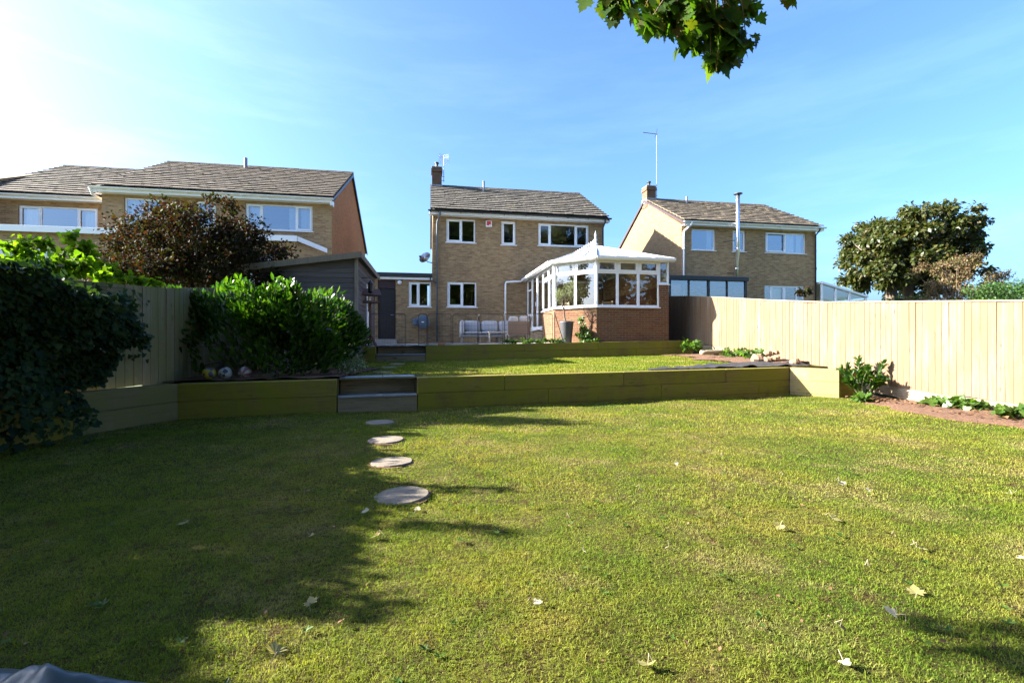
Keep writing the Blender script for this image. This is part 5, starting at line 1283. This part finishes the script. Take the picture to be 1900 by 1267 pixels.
leaves('bough_leaves', P, Dr * .5 + np.array([0, 0, -.7]), Nr * .5 + np.array([.2, -.6, .3]) + rdir(n) * .45, .06 + .04 * rng.random(n), T_MAPLE, M['sycamore'], o)
c_, r_ = ell_clumps((.3, 5.2, 9.2), (6.5, 6.0, 4.2), 170, 1.0, -1, .4)
keep = (c_[:, 2] - r_ > 4.5) & (c_[:, 2] - 1.2 * r_ > 1.5 + .74 * (c_[:, 1] - 4.4 + 1.2 * r_)); c_, r_ = c_[keep], r_[keep]
low = np.array([(-4.4, 2.15, 3.25), (-4.1, 1.85, 3.2), (-4.7, 2.4, 3.5), (-4.0, 1.65, 2.95), (-4.9, 2.0, 3.9), (-5.2, 1.6, 4.6)]) - off; c_ = np.vstack([low, c_]); r_ = np.concatenate([[.05, .05, .05, .05, .1, .3], r_])
for i in range(40):
    e = Vector(c_[i]); s_ = tk[random.choice((5, 6, 7, 8))]; tb.tube([s_, s_.lerp(e, .5) + Vector((0, 0, .4)), e], [.09, .06, .02], 6)
tb.build('trunk', M['bark'], o, smooth=True)
P, Dr, Nr = blob_leaves(c_, r_, 18000, .9, .2, .6); leaves('crown', P, Dr, Nr, .24 + .12 * rng.random(len(P)), T_IVY, M['sycamore'], o)
P, Dr, Nr = blob_leaves(low, [.22, .2, .22, .16, .3, .5], 110, .9, .1, .6); leaves('low_sprig', P, Dr, Nr, .09 + .05 * rng.random(len(P)), T_MAPLE, M['sycamore'], o)
# more trees at the foot of the garden behind the camera, mirrored in the windows
for (x, y, hh, lb) in ((-.5, -15, 16, 'tall tree mirrored in the upper left window of the central house'), (8.5, -14.5, 17.5, 'tall tree mirrored in the narrow window of the central house'), (15, -15, 17, 'tall tree mirrored in the wide upper window of the central house'), (21.5, -14.5, 18, 'rounded tree mirrored in the left front conservatory panes'), (28.5, -13, 9.0, 'rounded tree mirrored in the right front conservatory panes'), (4, -9.5, 10.5, 'tree mirrored in the ground floor window of the central house')):
    c_, r_ = ell_clumps((0, 0, hh * .58), (4.2, 3.4, hh * .42), 80, 1.1, -.9, .4)
    tree('garden_tree', lb, 'tree', (x, y, 0), (hh * .55, .32, .14), c_, r_, 8000, .5, T_DIAM, 'darktree', shell=.2, group='trees at the foot of the garden')

# ------------------------------------------------------------------ fallen leaves on the lawn
def fallen(u, v, s, m, T, label, tilt=.5, rz=None):
    x, y = gpt(u, v); V0, F0 = T; mb = MB(); cu = random.uniform(.1, .6); s *= .5
    for (a, b, c) in V0: mb.v.append((s * (a - .4), s * b, s * (c + cu * (b * b + .6 * (a - .4) ** 2))))
    mb.f = [tuple(f) for f in F0]; o = mb.build('fallen_leaf', M[m], None, (x, y, hum(x, y) + .022 + s * .05), (random.uniform(-tilt, tilt), random.uniform(-tilt, tilt), rz if rz is not None else random.random() * 6.28))
    st_ = MB().tube([(-.4 * s, 0, 0), (-.8 * s, .1 * s, .03), (-1.15 * s, .25 * s, .0)], .0015, 4).build('stalk', M['twig'], o)
    tag(o, label, 'leaf', 'fallen leaves on the lawn')
for a in ((1560, 900, .13, 'paleleaf', 'large pale leaf in the middle right of the sunny lawn'), (1610, 912, .07, 'paleleaf', 'slim pale leaf just right of the large pale leaf'), (1445, 982, .09, 'dryleaf', 'yellow curled leaf left of the upright yellow one on the sunny lawn'),
          (1550, 970, .10, 'dryleaf', 'upright yellow leaf standing on the sunny lawn'), (1705, 1022, .11, 'dryleaf', 'bright yellow-green leaf beside a brown one at right'), (1650, 998, .06, 'brownleaf', 'small brown curl above the bright yellow-green leaf'),
          (1612, 1054, .06, 'brownleaf', 'dark brown curled leaf left of centre of the right lawn'), (1698, 1100, .10, 'dryleaf', 'folded yellow leaf with dark shadow at lower right'), (1652, 1142, .08, 'paleleaf', 'cream rounded leaf below the folded yellow leaf'),
          (1563, 1172, .06, 'brownleaf', 'reddish brown leaf scrap left of the cream rounded leaf'), (1570, 1243, .07, 'paleleaf', 'pale leaf near the bottom edge at right'), (1895, 1042, .07, 'paleleaf', 'white leaf cut by the right edge of the view'),
          (1878, 920, .09, 'paleleaf', 'flat pale leaf near the right edge by the soil bed'), (1190, 915, .07, 'paleleaf', 'small pale leaf in the middle of the sunny lawn'), (1255, 868, .07, 'paleleaf', 'small cream leaf far out on the middle lawn'),
          (998, 1135, .06, 'paleleaf', 'star-shaped white leaf at bottom centre'), (1084, 1030, .04, 'paleleaf', 'tiny white leaf above the star-shaped one'), (1238, 1023, .045, 'paleleaf', 'white oval leaf on the bare patch'),
          (577, 1122, .09, 'dryleaf', 'yellow and white leaf at the edge of the big shadow'), (510, 1213, .11, 'dryleaf', 'long yellow leaf curled up at the bottom of the shadow edge'), (338, 986, .10, 'paleleaf', 'pale leaf with a long stalk alone in the deep shade'),
          (678, 954, .08, 'paleleaf', 'heart-shaped pale leaf below the nearest stepping stone'), (775, 948, .08, 'paleleaf', 'pale leaf just under the nearest stepping stone'), (572, 918, .06, 'brownleaf', 'tan leaf in the shade left of the stepping stones'),
          (885, 955, .06, 'paleleaf', 'narrow white leaf at the tip of the shadow finger'), (697, 1003, .08, 'dryleaf', 'olive-yellow leaf in half shade below the stones'), (579, 1000, .06, 'dryleaf', 'upright yellow leaf in the shade'), (1200, 1255, .09, 'dryleaf', 'bright yellow leaf at the bottom edge centre'),
          (1455, 885, .05, 'brownleaf', 'brown leaf crumb at the far centre of the lawn'), (1050, 962, .05, 'brownleaf', 'brown leaf crumb in the centre of the lawn'), (125, 868, .06, 'brownleaf', 'orange leaf at the foot of the ivy'), (1340, 850, .05, 'paleleaf', 'far pale speck of a leaf before the raised bed')):
    fallen(a[0], a[1], a[2] * (1 if a[2] > .085 else 1.25), a[3], T_MAPLE if a[2] > .085 else (T_IVY if a[2] > .055 else T_OVAL), a[4])
# twigs and leaf litter on the soil bed
n = 420; y = 4.5 + 5.0 * rng.random(n); x = 6.75 + (9.14 - .18 * y - 6.85) * rng.random(n) ** .8; keep = x < 9.14 - .18 * y - .05
P = np.stack([x, y, np.full(n, .075)], 1)[keep]; n = len(P)
tag(leaves('leaf_litter', P, rdir(n) * np.array([1, 1, .2]), np.array([0, 0, 1.0]) + rdir(n) * .4, .04 + .05 * rng.random(n), T_DIAM, M['brownleaf']), kind='stuff')

n = 700; D = 1.5 + 6.5 * rng.random(n) ** .8; x = (rng.random(n) * 2.3 - 1.15) * D; keep = (x > -5.2) & (x < 6.6) & (D < 8.3 + .29 * x); P = np.stack([x, D, np.full(n, .028)], 1)[keep]; n = len(P)
tag(leaves('leaf_litter', P, rdir(n) * np.array([1, 1, .3]), np.array([0, 0, 1.0]) + rdir(n) * .5, .010 + .022 * rng.random(n) ** 2, T_DIAM, M['brownleaf']), kind='stuff')
nc = 150; D = 1.5 + 5 * rng.random(nc); x = (rng.random(nc) * 2.2 - 1.1) * D; k_ = 8; a_ = rng.random((nc, k_)) * 6.28; P = np.repeat(np.stack([x, D, np.full(nc, .012)], 1), k_, 0); dd_ = np.stack([np.cos(a_).ravel(), np.sin(a_).ravel(), .35 + .3 * rng.random(nc * k_)], 1)
tag(leaves('lawn_weeds', P, dd_, np.array([0, 0, 1.0]) + rdir(nc * k_) * .3, .014 + .022 * rng.random(nc * k_), T_OVAL, M['plant']), kind='stuff')
# ------------------------------------------------------------------ grass
def grass(name, n, sample, h0, h1, w, bend=.5, segs=2):
    P = sample(n); n = len(P); a = rng.random(n) * 2 * math.pi; hh = (h0 + (h1 - h0) * rng.random(n) ** 1.5)
    k = np.sin(P[:, 0] * 2.9 + 1) * np.sin(P[:, 1] * 3.3) + .7 * np.sin(P[:, 0] * 7.1) * np.cos(P[:, 1] * 6.3 + 2); k2 = np.sin(P[:, 0] * 17.3 + 3 * np.sin(P[:, 1] * 5)) * np.sin(P[:, 1] * 15.1 + 2 * np.sin(P[:, 0] * 6)); hh *= (1 + .22 * k + .35 * np.clip(k2, -.6, 1))
    dx, dy = np.cos(a), np.sin(a); l = bend * (.3 + 1.1 * rng.random(n)); b = rng.random(n) * 2 * math.pi; ws = w * (.6 + .8 * rng.random(n))
    sx, sy = -np.sin(b) * ws, np.cos(b) * ws
    V = np.zeros((n, 5, 3)); Zc = P[:, 2]
    V[:, 0] = np.stack([P[:, 0] - sx, P[:, 1] - sy, Zc - .004], 1); V[:, 1] = np.stack([P[:, 0] + sx, P[:, 1] + sy, Zc - .004], 1)
    mx, my = P[:, 0] + dx * hh * l * .35, P[:, 1] + dy * hh * l * .35
    V[:, 2] = np.stack([mx + sx * .8, my + sy * .8, Zc + hh * .62], 1); V[:, 3] = np.stack([mx - sx * .8, my - sy * .8, Zc + hh * .62], 1)
    V[:, 4] = np.stack([P[:, 0] + dx * hh * l, P[:, 1] + dy * hh * l, Zc + hh * np.clip(1.05 - .3 * l, .5, 1)], 1)
    F = np.array([0, 1, 2, 3, 3, 2, 4]); F = (F[None] + (np.arange(n) * 5)[:, None]).ravel()
    o = npmesh(name, V.reshape(-1, 3), F, np.tile([4, 3], n), M['grass']); return tag(o, kind='stuff')
def vhum(x, y): return .018 * np.sin(x * 1.7 + y * .6) * np.sin(y * 1.3 - x * .4) + .010 * np.sin(x * 4.1 + 1) * np.sin(y * 3.7)
stones_xy = np.array([gpt(*q) for q in ((745, 918), (727, 858), (716, 821), (705, 785))])
def low_sample(d0, d1, pw):
    def f(n):
        D = d0 + (d1 - d0) * rng.random(n) ** pw; x = (rng.random(n) * 2.5 - 1.25) * D; x = np.where(D > 5, (rng.random(n) * 13.6 - 6.2), x)
        ok = (x > -6.55 + .17 * D + .15) & (x < 6.66 + .16 * np.sin(D * 2.3) + .08 * np.sin(D * 6.1) + .05 * rng.normal(size=n)) & (D < 8.514 + .29 * x - .005) & ~((x > 6.05) & (D > 10.28 - (x - 6.09) - .02))
        # thin, worn patches
        xx = x + .35 * np.sin(D * 2.7 + 1) + .15 * np.sin(D * 7.3); yy = D + .3 * np.sin(x * 3.1) + .12 * np.sin(x * 8.7 + 2); p = np.sin(xx * 1.9 + .7) * np.sin(yy * 2.3 + xx * .8) + .6 * np.sin(xx * 4.7 + yy * 3.1) + .45 * np.sin(xx * 11.3 - yy * 9.1) * np.sin(yy * 12.7 + 1); ok &= ~((p > 1.2) & (rng.random(n) < .4))
        for s in stones_xy: ok &= ((x - s[0]) ** 2 + (D - s[1]) ** 2) > .172 ** 2
        x, D = x[ok], D[ok]; return np.stack([x, D, vhum(x, D)], 1)
    return f
grass('grass', 230000, low_sample(1.35, 3.4, .85), .006, .021, .0013, 1.3)
grass('grass', 185000, low_sample(3.3, 6.2, .9), .008, .023, .0023, 1.2)
grass('grass', 130000, low_sample(6.0, 10.6, 1.0), .010, .028, .0038, 1.0)
def mid_sample(n):
    x = rng.random(n) * 11.5 - 4.6; t_ = rng.random(n); y0 = 8.514 + .29 * x + .24; y = y0 + (14.452 + .176 * x - y0) * t_
    ok = (x < 9.14 - .18 * y - np.where(y > 11, 1.35 + .3 * np.sin(y * 2.1), .6)) & ~((x > 2.8) & (y < y0 + .1 + (x - 2.8) * .27)) & ~((x < -2.9) & (y < 11)) & ~((x < -1.6) & (x > -2.95) & (y < y0 + .65))
    x, y = x[ok], y[ok]; k = np.clip((y - (8.514 + .29 * x)) / 6, 0, 1)
    return np.stack([x, y, .525 + .006 * (x + 5) + k * (.03 + .015 * np.maximum(0, x + 2.6)) + .3 * vhum(x, y)], 1)
grass('grass', 110000, mid_sample, .015, .04, .005, .9)
